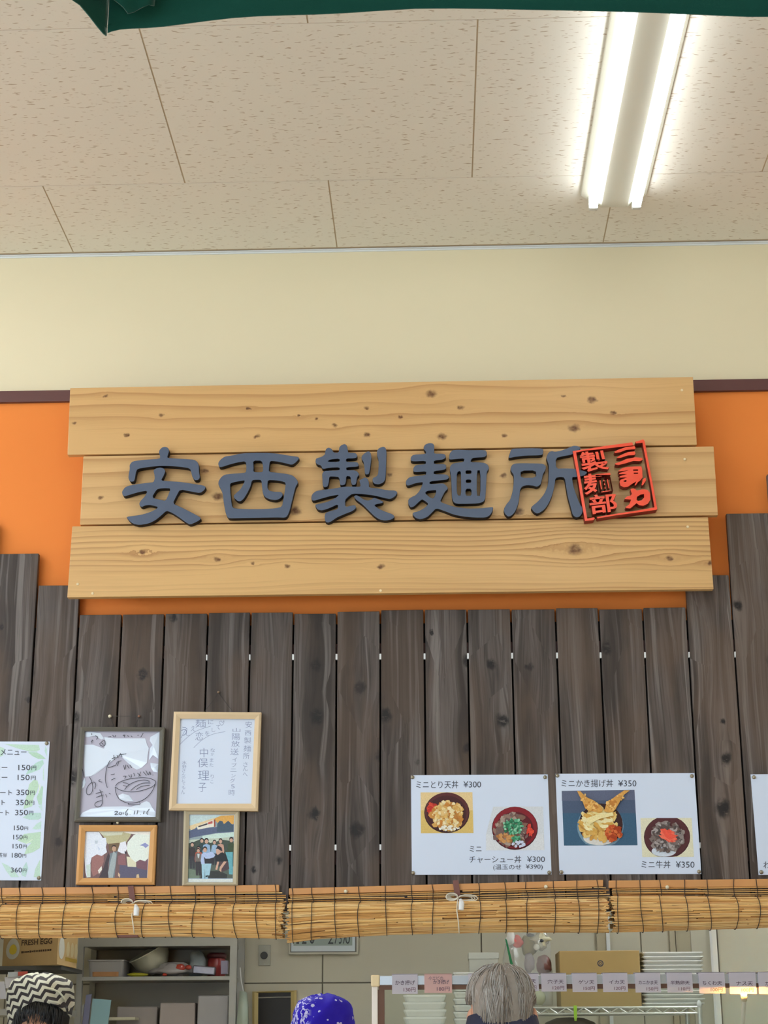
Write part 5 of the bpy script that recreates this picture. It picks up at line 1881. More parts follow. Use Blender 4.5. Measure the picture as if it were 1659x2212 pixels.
face_poly(b, pn, pr, [(0.38, 0.16), (1.0, 0.16), (1.0, 0.28), (0.38, 0.28)])
b.build('band_print', pmat('mustard_print', (170, 138, 50), 0.6), egg)
# shelf that carries it
ws = thing('wall_shelf', (pn.x - 0.2, pn.y + 0.3, zb - 0.02), 'dark kitchen shelf carrying the egg box', 'shelf')
x_l, x_r = pl.x - 0.5, pr.x - 0.01
b = MB()
b.box2((x_l, pn.y + 0.12, zb - 0.02), (x_r, pn.y + 0.62, zb - 0.001))
b.build('shelf_board', M_GREYDK, ws)
for xx in (x_l + 0.02, at(78, 2100, pn.y + 0.6).x):
    for yy in (pn.y + 0.14, pn.y + 0.6):
        b = MB()
        b.box2((xx, yy, 0), (xx + 0.03, yy + 0.02, zb - 0.02))
        b.build('post', M_SHELF, ws)
zlow = at(20, 2180, pn.y + 0.2).z
b = MB()
b.box2((x_l, pn.y + 0.12, zlow - 0.03), (at(120, 2180, pn.y + 0.12).x, pn.y + 0.62, zlow))
b.build('shelf_board', M_SHELF, ws)
# papers pinned under the shelf
PPY = pn.y + 0.11
papers = [('white notice card hanging below the egg box', ((10, 2111), (50, 2107), (46, 2131), (12, 2135)), (216, 212, 214)),
          ('white sheet of paper at the edge of the picture beside the notice card', ((-8, 2121), (9, 2120), (15, 2158), (-8, 2158)), (206, 204, 210)),
          ('small black and white label above the notice card', ((17, 2100), (39, 2099), (38, 2110), (17, 2111)), (188, 192, 196)),
          ('narrow cream note next to the zigzag head cloth', ((20, 2138), (28, 2138), (26, 2159), (18, 2158)), (196, 190, 168)),
          ('red label strip above the notice card', ((39, 2099), (60, 2098), (59, 2107), (39, 2108)), (176, 74, 60))]
for i, (lb, pts, c) in enumerate(papers):
    o = slab('paper_note', pts, PPY - 0.004 * i, 0.002, pmat('note_paper', c, 0.6, var=0.03))
    tag(o, lb, 'note', 'notes under the egg box')

# ------------------------------------------------------------------ rear wall items: outlet, clock, mirror
t = thing('wall_socket', at(571, 2086, BACK - 0.012), 'grey wall plate with one round black outlet', 'outlet')
o = kbox('plate', 558, 2041, 584.5, 2086, BACK - 0.016, 0.0095, pmat('grey_plate', (168, 166, 152), 0.35), t, bevel=0.002)
b = MB()
b.lathe([(0.021, 0), (0.021, 0.004), (0.015, 0.005)], at(570.5, 2064, BACK - 0.016), 18, Matrix.Rotation(math.pi / 2, 3, 'X'))
b.build('socket_face', pmat('black_socket', (40, 40, 40), 0.4), t)
for y in (2045, 2082):
    b = MB()
    b.lathe([(0.003, 0), (0.003, 0.0015)], at(571, y, BACK - 0.016), 8, Matrix.Rotation(math.pi / 2, 3, 'X'))
    b.build('screw', M_STEEL, t)

CY_ = BACK - 0.045
t = thing('digital_clock', at(698, 2063, CY_), 'pale framed digital wall clock half hidden by the reed blind', 'clock')
kbox('case', 623, 1985, 774, 2062, CY_, 0.038, pmat('clock_case', (206, 202, 186), 0.4), t, bevel=0.004)
kbox('bezel', 627, 1989, 770, 2057.5, CY_ - 0.003, 0.004, pmat('clock_bezel', (110, 108, 100), 0.4), t)
kbox('face', 629, 1990, 767, 2055.5, CY_ - 0.006, 0.004, pmat('clock_face_white', (216, 226, 232), 0.25), t)
kbox('display', 634, 1996, 761, 2043, CY_ - 0.0075, 0.002, pmat('liquid_crystal', (150, 166, 160), 0.2), t)
b = MB()
for s, x0, x1 in (('1', 640, 646), ('2', 652, 662), ('0', 668, 680)):
    text_into(b, s, (x0, 2004, x1, 2039), CY_ - 0.0078)
for s, x0, x1 in (('2', 708, 720), ('7', 722, 730), ('5', 732, 738), ('7', 740, 748), ('0', 746, 756)):
    text_into(b, s, (x0, 2014, x1, 2039), CY_ - 0.0078)
b.build('digits', pmat('lcd_black', (36, 46, 48), 0.4), t)

MY = BACK - 0.05
t = thing('dark_mirror', at(595, 2260, MY), 'cream framed dark mirror beside the blue bandana', 'mirror')
MO = ((545, 2142), (640, 2139), (640, 2290), (545, 2290))
MI = ((558, 2145), (628, 2143.5), (628, 2280), (557, 2280))
frame_ring('frame', MO, MI, MY, 0.04, pmat('cream_plastic_frame', (206, 184, 124), 0.4, var=0.05), t, 0.008)
slab('mirror_glass', MI, MY + 0.02, 0.004, pmat('dark_glass', (34, 30, 29), 0.35, spec=0.3), t)
b = MB()
b.tube([at(558, 2155, MY + 0.012), at(628, 2153.5, MY + 0.012)], 0.004, 6)
b.build('bar', M_STEEL, t)

# ------------------------------------------------------------------ wire rack with boxes and trays (right)
WY = BACK - 1.0
M_WIREM = pmat('chrome_wire', (216, 216, 208), 0.35, metal=0.4)
zt_, zb_ = at(1380, 2176, WY).z, at(1380, 2189, WY).z
xl_, xr_ = at(1092, 2180, WY).x, at(1506, 2180, WY).x
wr = thing('wire_rack', ((xl_ + xr_) / 2, WY + 0.2, 0), 'chrome wire rack carrying white trays and a cardboard box', 'shelf')
for yy in (WY, WY + 0.45):
    b = MB()
    b.tube([(xl_, yy, zt_), (xr_, yy, zt_)], 0.005, 6)
    b.build('rail', M_WIREM, wr)
    b = MB()
    b.tube([(xl_, yy, zb_), (xr_, yy, zb_)], 0.005, 6)
    b.build('rail', M_WIREM, wr)
    n = 22
    pts = []
    for k in range(n + 1):
        pts.append((xl_ + (xr_ - xl_) * k / n, yy, zt_ if k % 2 else zb_))
    b = MB()
    b.tube(pts, 0.0042, 6)
    b.build('zigzag_wire', M_WIREM, wr)
for k in range(24):
    yy = WY + 0.45 * k / 23
    b = MB()
    b.tube([(xl_, yy, zt_ + 0.003), (xr_, yy, zt_ + 0.003)], 0.002, 5)
    b.build('shelf_wire', M_WIREM, wr)
ztop = at(1510, 2163, WY).z
for xx in (xl_, xr_ + 0.012):
    for yy in (WY, WY + 0.45):
        b = MB()
        b.tube([(xx, yy, 0), (xx, yy, ztop - 0.03)], 0.0125, 12)
        b.build('post', M_WIREM, wr)
        b = MB()
        b.smooth = True
        b.lathe([(0.0128, 0), (0.0128, 0.02), (0.006, 0.034), (0.001, 0.036)], (xx, yy, ztop - 0.03), 12)
        b.build('post_cap', M_WHITE, wr)
b = MB()
b.box2((xl_, WY, zb_ - 0.5), (xr_, WY + 0.45, zb_ - 0.49))
b.build('lower_shelf', M_WIREM, wr)
ZS = zt_ + 0.005
BY = WY + 0.05
M_KRAFT2 = pmat('ochre_cardboard', (168, 140, 88), 0.7, var=0.04, scale=14)
t = thing('cardboard_box', (at(1298, 2170, BY).x, BY + 0.15, ZS), 'plain ochre cardboard box with a small round mark on the wire rack', 'box')
a, c = at(1212, 2170, BY), at(1381, 2053, BY)
b = MB()
b.box2((a.x, BY, ZS), (c.x, BY + 0.32, c.z))
b.build('carton', M_KRAFT2, t, bevel=0.003)
b = MB()
for r0, r1, n in ((0.011, 0.016, 20), (0.004, 0.007, 14)):
    ring = []
    q = at(1297, 2081, BY - 0.001)
    for k in range(n):
        w = 2 * math.pi * k / n
        ring.append((q + Vector((r0 * math.cos(w), 0, r0 * math.sin(w))), q + Vector((r1 * math.cos(w), 0, r1 * math.sin(w)))))
    i = len(b.v)
    for u_, v_ in ring:
        b.v += [tuple(u_), tuple(v_)]
    for k in range(n):
        k2 = (k + 1) % n
        b.face([i + 2 * k, i + 2 * k + 1, i + 2 * k2 + 1, i + 2 * k2])
b.build('round_mark', M_INK, t)

M_FOAM = pmat('white_foam', (238, 238, 230), 0.6, var=0.02, scale=20)


def tray_mesh(w, d, h, m, name):
    b = MB()
    b.loft([rr(0, 0, w * 0.45, d * 0.45, 0, 0.02, 3), rr(0, 0, w * 0.49, d * 0.49, h * 0.7, 0.02, 3), rr(0, 0, w * 0.5, d * 0.5, h * 0.7, 0.02, 3), rr(0, 0, w * 0.5, d * 0.5, h, 0.02, 3), rr(0, 0, w * 0.47, d * 0.47, h, 0.02, 3), rr(0, 0, w * 0.43, d * 0.43, h * 0.25, 0.02, 3)])
    me = b.mesh(name, [m])
    return me


def stack(name, me, x, y, z0, step, n, labelf, cat, group, seed, jx_=0.004, rot=0.02):
    rnd = random.Random(seed)
    for k in range(n):
        o = bpy.data.objects.new(name, me)
        COL.objects.link(o)
        o.location = (x + rnd.uniform(-jx_, jx_), y + rnd.uniform(-jx_, jx_), z0 + step * k)
        o.rotation_euler = (0, 0, rnd.uniform(-rot, rot))
        WP[o.name] = Vector(o.location)
        tag(o, labelf(k, n), cat, group)


def ordinal(k, n, base):
    if k == n - 1:
        return 'topmost ' + base
    if k == 0:
        return 'lowest ' + base
    words = ['second', 'third', 'fourth', 'fifth', 'sixth', 'seventh', 'eighth', 'ninth', 'tenth', 'eleventh', 'twelfth', 'thirteenth', 'fourteenth', 'fifteenth', 'sixteenth', 'seventeenth', 'eighteenth', 'nineteenth', 'twentieth']
    return words[k - 1] + ' from the bottom ' + base


# big white trays right of the cardboard box
xa, xb = at(1386, 2100, BY).x, at(1524, 2100, BY).x
ztop2 = at(1450, 2058, BY).z
N = 13
stp = (ztop2 - ZS - 0.014) / (N - 1)
me = tray_mesh(xb - xa - 0.008, 0.3, stp * 0.93, M_FOAM, 'foam_tray')
stack('foam_tray', me, (xa + xb) / 2, BY + 0.17, ZS, stp, N, lambda k, n: ordinal(k, n, 'white foam tray in the stack beside the cardboard box'), 'tray', 'stacked white foam trays', 31)
# pleated white containers behind the man
xa, xb = at(893, 2150, BY).x, at(1002, 2150, BY).x
# left stack, seen through the case
CBY = BACK - 0.95
zc0 = 1.2
tb = thing('work_table', (0.2, CBY + 0.25, 0), 'steel work table carrying the stacked lunch containers', 'table')
b = MB()
b.box2((-0.3, CBY, zc0 - 0.04), (xl_ - 0.02, CBY + 0.5, zc0))
b.build('table_top', M_STEEL, tb)
for xx in (-0.28, xl_ - 0.06):
    for yy in (CBY + 0.02, CBY + 0.46):
        b = MB()
        b.box2((xx, yy, 0), (xx + 0.03, yy + 0.03, zc0 - 0.04))
        b.build('leg', M_STEEL, tb)
xa, xb = at(871, 2180, CBY).x, at(964, 2180, CBY).x
ztp = at(917, 2148, CBY).z
N = 14
stp = (ztp - zc0) / N
me = tray_mesh(xb - xa, 0.2, stp * 0.97, M_FOAM, 'lunch_container')
stack('lunch_container', me, (xa + xb) / 2, CBY + 0.12, zc0, stp, N, lambda k, n: ordinal(k, n, 'white lunch container in the stack below the price cards'), 'container', 'white lunch containers', 33, 0.002, 0.01)
xa2, xb2 = at(980, 2180, CBY).x, at(1066, 2180, CBY).x
ztp2 = at(1020, 2098, CBY).z
N = 19
stp = (ztp2 - zc0) / N
me = tray_mesh(xb2 - xa2, 0.2, stp * 0.9, M_FOAM, 'ribbed_container')
stack('ribbed_container', me, (xa2 + xb2) / 2, CBY + 0.12, zc0, stp, N, lambda k, n: ordinal(k, n, 'white ribbed container in the stack behind the grey-haired man'), 'container', 'white ribbed containers', 35, 0.002, 0.01)
# white box behind them
t = thing('white_box', (at(1050, 2120, CBY + 0.3).x, CBY + 0.4, zc0), 'tall pale box standing behind the clear bag', 'box')
a, c = at(1014, 2110, CBY + 0.26), at(1076, 2059, CBY + 0.26)
b = MB()
b.box2((a.x, CBY + 0.26, zc0), (c.x, CBY + 0.46, c.z))
b.build('box_body', pmat('pale_box', (204, 204, 192), 0.5), t, bevel=0.004)
b = MB()
b.box2((a.x - 0.004, CBY + 0.255, c.z - 0.03), (c.x + 0.004, CBY + 0.465, c.z + 0.004))
b.build('box_lid', pmat('pale_lid', (212, 212, 200), 0.5), t, bevel=0.004)

# clear bag of odds and ends hanging above the rack
GY = WY + 0.12
M_BAGF = pmat('clear_bag_film', (206, 208, 204), 0.12, spec=0.8, var=0.15, scale=40, alpha=0.3)
q = at(1130, 2170, GY)
bg_ = thing('clear_bag', (q.x, GY, ZS), 'clear plastic bag full of odds and ends with a green strip and red wrapper', 'bag')


def px_blob(name, m, cx, cy, rx, ry, Y, ry3, seed, amp=0.2, freq=3.0):
    a, c = at(cx - rx, cy + ry, Y), at(cx + rx, cy - ry, Y)
    b = MB()
    b.smooth = True
    b.blob((a + c) / 2, ((c.x - a.x) / 2, ry3, (c.z - a.z) / 2), seed, amp, 18, 12, freq)
    return b.build(name, m, bg_)


b = MB()
b.smooth = True
rows = []
for y, xl, xr, d in ((1990, 1112, 1150, 0.02), (2014, 1098, 1182, 0.05), (2040, 1092, 1188, 0.07), (2070, 1086, 1190, 0.08), (2100, 1084, 1192, 0.085), (2150, 1090, 1194, 0.09), (2172, 1096, 1192, 0.085)):
    pl_, pr_ = at(xl, y, GY), at(xr, y, GY)
    cx_, hx = (pl_.x + pr_.x) / 2, (pr_.x - pl_.x) / 2
    ring = []
    rnd = random.Random(int(y))
    for k in range(24):
        w = 2 * math.pi * k / 24
        f = 1 + rnd.uniform(-0.06, 0.06)
        ring.append(Vector((cx_ + hx * f * math.cos(w), GY + d * f * math.sin(w), pl_.z)))
    rows.append(ring)
b.loft(rows)
b.build('bag_film', M_BAGF, bg_)
px_blob('red_wrapper', pmat('red_white_wrapper', (216, 96, 88), 0.4, var=0.15, scale=30), 1118, 2034, 12, 14, GY - 0.03, 0.02, 3)
px_blob('white_wrapper', pmat('white_wrapper', (226, 222, 216), 0.4, var=0.08), 1104, 2030, 12, 18, GY - 0.03, 0.02, 4)
px_blob('olive_packet', pmat('olive_packet', (146, 134, 84), 0.4, var=0.25, scale=40), 1143, 2044, 18, 24, GY, 0.03, 5)
px_blob('white_ball', pmat('white_ball', (232, 228, 210), 0.4), 1159, 2046, 6.5, 7.5, GY - 0.05, 0.016, 6, 0.03)
px_blob('brown_packet', pmat('maroon_packet', (110, 66, 58), 0.4, var=0.3, scale=60), 1175, 2085, 17, 18, GY - 0.03, 0.03, 7)
px_blob('cream_wrapper', pmat('cream_wrapper', (206, 198, 166), 0.4, var=0.2, scale=40), 1168, 2030, 20, 16, GY - 0.02, 0.03, 8, 0.35, 5.0)
px_blob('cream_packet', pmat('pale_yellow_packet', (214, 214, 168), 0.4, var=0.06), 1166, 2156, 12, 16, GY - 0.04, 0.03, 9, 0.1)
px_blob('lilac_packet', pmat('greyish_lilac_packet', (158, 144, 148), 0.4, var=0.15, scale=40), 1144, 2080, 12, 20, GY - 0.02, 0.03, 12)
px_blob('black_clip', pmat('black_clip', (34, 34, 38), 0.4), 1170, 2032, 4, 3.5, GY - 0.05, 0.01, 10)
px_blob('black_clip', pmat('dark_label', (60, 58, 62), 0.4), 1146, 2020, 9, 3.5, GY - 0.04, 0.01, 11)
b = MB()
b.prism(quad(((1091, 2027), (1095, 2030), (1108, 2083), (1102, 2083)), GY - 0.09), (0, 0.003, 0))
b.build('green_strip', pmat('green_tape', (20, 112, 66), 0.4), bg_)
# lime peg on the wire rail
t = thing('clothes_peg', at(1243, 2205, WY - 0.01), 'lime green clothes peg clipped to the wire rack', 'peg')
o = slab('peg_leg', ((1239, 2172), (1246, 2172), (1247, 2200), (1240, 2200)), WY - 0.018, 0.008, pmat('lime_plastic', (158, 206, 44), 0.35), t, bevel=0.001)
o = slab('peg_leg', ((1240, 2174), (1246, 2174), (1246, 2205), (1241, 2205)), WY + 0.004, 0.008, pmat('lime_plastic_back', (146, 194, 40), 0.35), t, bevel=0.001)
# dark pan hanging under the wire shelf
q = at(1240, 2225, WY - 0.05)
pan = thing('wok', (q.x, WY + 0.15, q.z - 0.09), 'dark round wok upturned below the wire rack shelf', 'pan')
b = MB()
b.smooth = True
R_ = (at(1310, 2215, WY).x - at(1175, 2215, WY).x) / 2
zz0 = at(1240, 2196, WY).z
zz0 = min(zz0, zb_ - 0.012)
b.lathe([(R_, -0.10), (R_ * 0.97, -0.06), (R_ * 0.8, -0.025), (R_ * 0.45, -0.004), (0.001, 0.0)], (q.x, WY + 0.2, zz0), 28)
b.build('wok_bowl', pmat('dark_iron', (62, 54, 44), 0.5, metal=0.3, var=0.15), pan)
b = MB()
b.tube([(q.x + R_, WY + 0.2, zz0 - 0.09), (q.x + R_ + 0.12, WY + 0.2, zz0 - 0.12)], 0.011, 8)
b.build('handle', M_GREYDK, pan)
o_ = MB()
o_.box2((q.x - R_ - 0.02, WY + 0.02, zb_ - 0.49), (q.x + R_ + 0.02, WY + 0.4, zz0 - 0.13))
o = o_.build('storage_tub', pmat('beige_tub', (176, 168, 148), 0.5), bevel=0.01)
tag(o, 'beige tub under the dark wok on the wire rack', 'tub')

# ------------------------------------------------------------------ serving counter and tempura case
CFY = -0.16
ct = thing('serving_counter', (0.6, 0.0, 0), 'pale serving counter under the tempura case', 'counter')
b = MB()
b.box2((-2.5, -0.2, 0), (2.5, 0.1, 0.98))
b.build('counter_base', pmat('counter_wood', (176, 140, 96), 0.5, var=0.08), ct)
b = MB()
b.box2((-2.55, -0.22, 0.98), (2.55, 0.27, 1.02))
b.build('counter_top', pmat('counter_laminate', (206, 196, 176), 0.35), ct, bevel=0.004)

M_ALU = pmat('bright_aluminium', (206, 214, 224), 0.22, metal=0.75, var=0.03)
M_WHITEP = pmat('white_painted_post', (232, 222, 210), 0.4)
M_DKWOOD = pmat('dark_wood_bead', (96, 64, 44), 0.5, var=0.15, scale=40)
case = thing('tempura_case', (at(1300, 2120, CFY).x, CFY + 0.2, 1.02), 'glass tempura display case with a bright metal top rail', 'display case')
rz1, rz0 = at(900, 2107, CFY).z, at(900, 2128, CFY).z
cxl = at(803, 2120, CFY).x
cxr = 1.75
b = MB()
b.box2((cxl, CFY, rz0), (cxr, CFY + 0.03, rz1))
b.build('top_rail', M_ALU, case, bevel=0.002)
b = MB()
b.box2((cxl + 0.02, CFY + 0.002, rz0 - 0.012), (cxr, CFY + 0.03, rz0))
b.build('wood_bead', M_DKWOOD, case)
pw = at(816, 2150, CFY).x - cxl
for xx in (cxl, cxr - pw):
    b = MB()
    b.box2((xx, CFY, 1.02), (xx + pw, CFY + 0.02, rz0))
    b.build('post', M_WHITEP, case, bevel=0.002)
    b = MB()
    b.box2((xx + pw, CFY + 0.004, 1.02), (xx + pw * 2.1, CFY + 0.024, rz0 - 0.012))
    b.build('post_bead', M_DKWOOD, case)
    b = MB()
    b.box2((xx - 0.002, CFY - 0.006, rz0 - 0.004), (xx + pw + 0.006, CFY + 0.032, rz1 + 0.002))
    b.build('corner_bracket', pmat('cream_bracket', (226, 204, 160), 0.4), case, bevel=0.004)
b = MB()
b.box2((cxl + pw, CFY + 0.012, 1.03), (cxr - pw, CFY + 0.016, rz0))
M_GLASS = bpy.data.materials.new('clear_glass')
M_GLASS.use_nodes = True
nt = NT(M_GLASS.node_tree)
M_GLASS.node_tree.nodes.clear()
tr_ = nt.n('ShaderNodeBsdfTransparent', {'Color': (0.95, 0.98, 0.96, 1)})
gl = nt.n('ShaderNodeBsdfGlossy', {'Roughness': 0.03, 'Color': (1, 1, 1, 1)})
mx = nt.n('ShaderNodeMixShader', {0: 0.04, 1: tr_.outputs[0], 2: gl.outputs[0]})
out = nt.n('ShaderNodeOutputMaterial')
nt.put(out.inputs[0], mx.outputs[0])
b.build('front_glass', M_GLASS, case)
b = MB()
b.box2((cxl, CFY, 1.02), (cxr, CFY + 0.42, 1.03))
b.build('case_floor', M_STEEL, case)
for xx in (cxl, cxr - 0.02):
    b = MB()
    b.box2((xx, CFY + 0.4, 1.02), (xx + 0.02, CFY + 0.42, rz0 - 0.25))
    b.build('rear_post', M_WHITEP, case)
# warm heat lamp behind the cards
q = at(1606, 2138, CFY + 0.052)
hl = thing('heat_lamp', q, 'glowing warm lamp behind the price cards at the picture edge', 'lamp')
b = MB()
b.smooth = True
b.lathe([(0.006, -0.018), (0.008, -0.014), (0.013, -0.004), (0.013, 0.004), (0.008, 0.011), (0.001, 0.013)], q, 18)
b.build('bulb', emat('hot_bulb', (255, 160, 66), 800.0), hl)
b = MB()
b.smooth = True
b.lathe([(0.004, -0.034), (0.009, -0.03), (0.009, -0.017)], q, 14)
b.build('lamp_holder', pmat('lamp_holder', (206, 190, 160), 0.4), hl)
b = MB()
b.lathe([(0.003, 0.026), (0.02, 0.024), (0.036, 0.016), (0.037, 0.017), (0.02, 0.027), (0.003, 0.03)], q, 20)  # unseen lid added to keep the bulb's light off the blind
b.build('added_light_lid', M_STEEL, hl)
b = MB()
b.tube([q + Vector((0, 0, -0.03)), q + Vector((0, 0.03, -0.07)), (q.x, CFY + 0.3, 1.3), (q.x, CFY + 0.3, 1.03)], 0.006, 8)
b.build('lamp_arm', M_WHITEP, hl)


def card_mat(name, rgb):
    m, t, b = new_mat(name, 0.6, spec=0.3)
    P = t.n('ShaderNodeTexCoord').outputs['Object']
    n = t.noise(P, 30.0, 2.0)
    c = t.mix(n, lin(tuple(v * 0.97 for v in rgb)), lin(rgb))
    t.put(b.inputs['Base Color'], c)
    tl_ = t.n('ShaderNodeBsdfTranslucent', {'Color': lin(rgb)})
    ms = t.n('ShaderNodeMixShader', {0: 0.38, 1: b.outputs[0], 2: tl_.outputs[0]})
    o = m.node_tree.nodes['Material Output']
    t.put(o.inputs['Surface'], ms.outputs[0])
    return m


M_CARDW = card_mat('white_price_card', (226, 218, 226))
M_CARDP = card_mat('pink_price_card', (238, 194, 186))
M_CARDINK = pmat('card_ink', (88, 66, 82), 0.6)
cards = [(847, 902, 2104, 2147, 'かき揚げ', '130円', M_CARDW, 'pale price card for the 130 yen fritter, first on the case rail'),
         (917, 976, 2103, 2145, 'かき揚げ', '180円', M_CARDP, 'pink price card for 180 yen hung on the case rail'),
         (1012, 1064, 2103, 2143, '', '', M_CARDW, 'price card hidden behind the grey-haired man'),
         (1108, 1163, 2103, 2141, '天', '円', M_CARDW, 'white price card half covered by the head of the grey-haired man'),
         (1170, 1223, 2104, 2142, '穴子天', '120円', M_CARDW, 'white price card for 120 yen conger eel tempura'),
         (1237, 1289, 2105, 2143, 'ゲソ天', '150円', M_CARDW, 'white price card for 150 yen squid leg tempura'),
         (1303, 1355, 2105, 2143, 'イカ天', '120円', M_CARDW, 'white price card for 120 yen squid tempura'),
         (1373, 1426, 2106, 2144, 'カニかま天', '150円', M_CARDW, 'white price card for 150 yen crab stick tempura'),
         (1442, 1495, 2106, 2144, '半熟卵天', '110円', M_CARDW, 'white price card for 110 yen soft egg tempura'),
         (1511, 1565, 2106, 2146, 'ちくわ天', '100円', M_CARDW, 'price card for 100 yen fish cake tempura, warmly lit at one side'),
         (1577, 1632, 2107, 2147, 'ナス天', '100円', M_CARDW, 'price card glowing yellow in front of the heat lamp'),
         (1640, 1694, 2107, 2147, 'カボ', '', M_CARDW, 'orange-lit price card cut off by the picture edge')]
for x0, x1, y0, y1_, s1, s2, m, lb in cards:
    Yc = CFY - 0.006
    t = thing('price_card', at((x0 + x1) / 2, y1_, Yc), lb, 'price card', 'price cards on the tempura case')
    a, c = at(x0, y1_, Yc), at(x1, y0, Yc)
    b = MB()
    # folded over the rail: front leaf, top, short rear leaf
    th = 0.0012
    b.add([(a.x, Yc, a.z), (c.x, Yc, a.z), (c.x, Yc, rz1 + 0.004), (a.x, Yc, rz1 + 0.004)], [(0, 1, 2, 3)])
    b.box2((a.x, Yc, rz1 + 0.003), (c.x, CFY + 0.034, rz1 + 0.0045))
    b.box2((a.x, CFY + 0.033, rz0), (c.x, CFY + 0.0342, rz1 + 0.004))
    b.build('card', m, t)
    if m is M_CARDP:
        b = MB()
        text_into(b, '小エビの', (926, 2109, 957, 2117), Yc - 0.0004)
        b.build('lettering', M_CARDINK, t)
    w = x1 - x0
    xs = x0 + (0.12 if len(s1) > 3 else 0.24) * w
    if m is M_CARDP:
        xs = x0 + 0.32 * w
    if s1 == '天':
        xs = x0 + 0.7 * w
    if not s1:
        continue
    b = MB()
    text_into(b, s1, (xs, y0 + 0.32 * (y1_ - y0), x1 - (0.45 if s1 == 'カボ' else 0.1) * w, y0 + 0.55 * (y1_ - y0)), Yc - 0.0004, offset=0.01)
    b.build('lettering', M_CARDINK, t)
    if not s2:
        continue
    b = MB()
    text_into(b, s2, (x0 + (0.78 if s2 == '円' else 0.45) * w, y0 + 0.68 * (y1_ - y0), x1 - 0.08 * w, y0 + 0.9 * (y1_ - y0)), Yc - 0.0004, offset=0.01)
    b.build('price_lettering', pmat('card_price_ink', (118, 84, 96), 0.6), t)

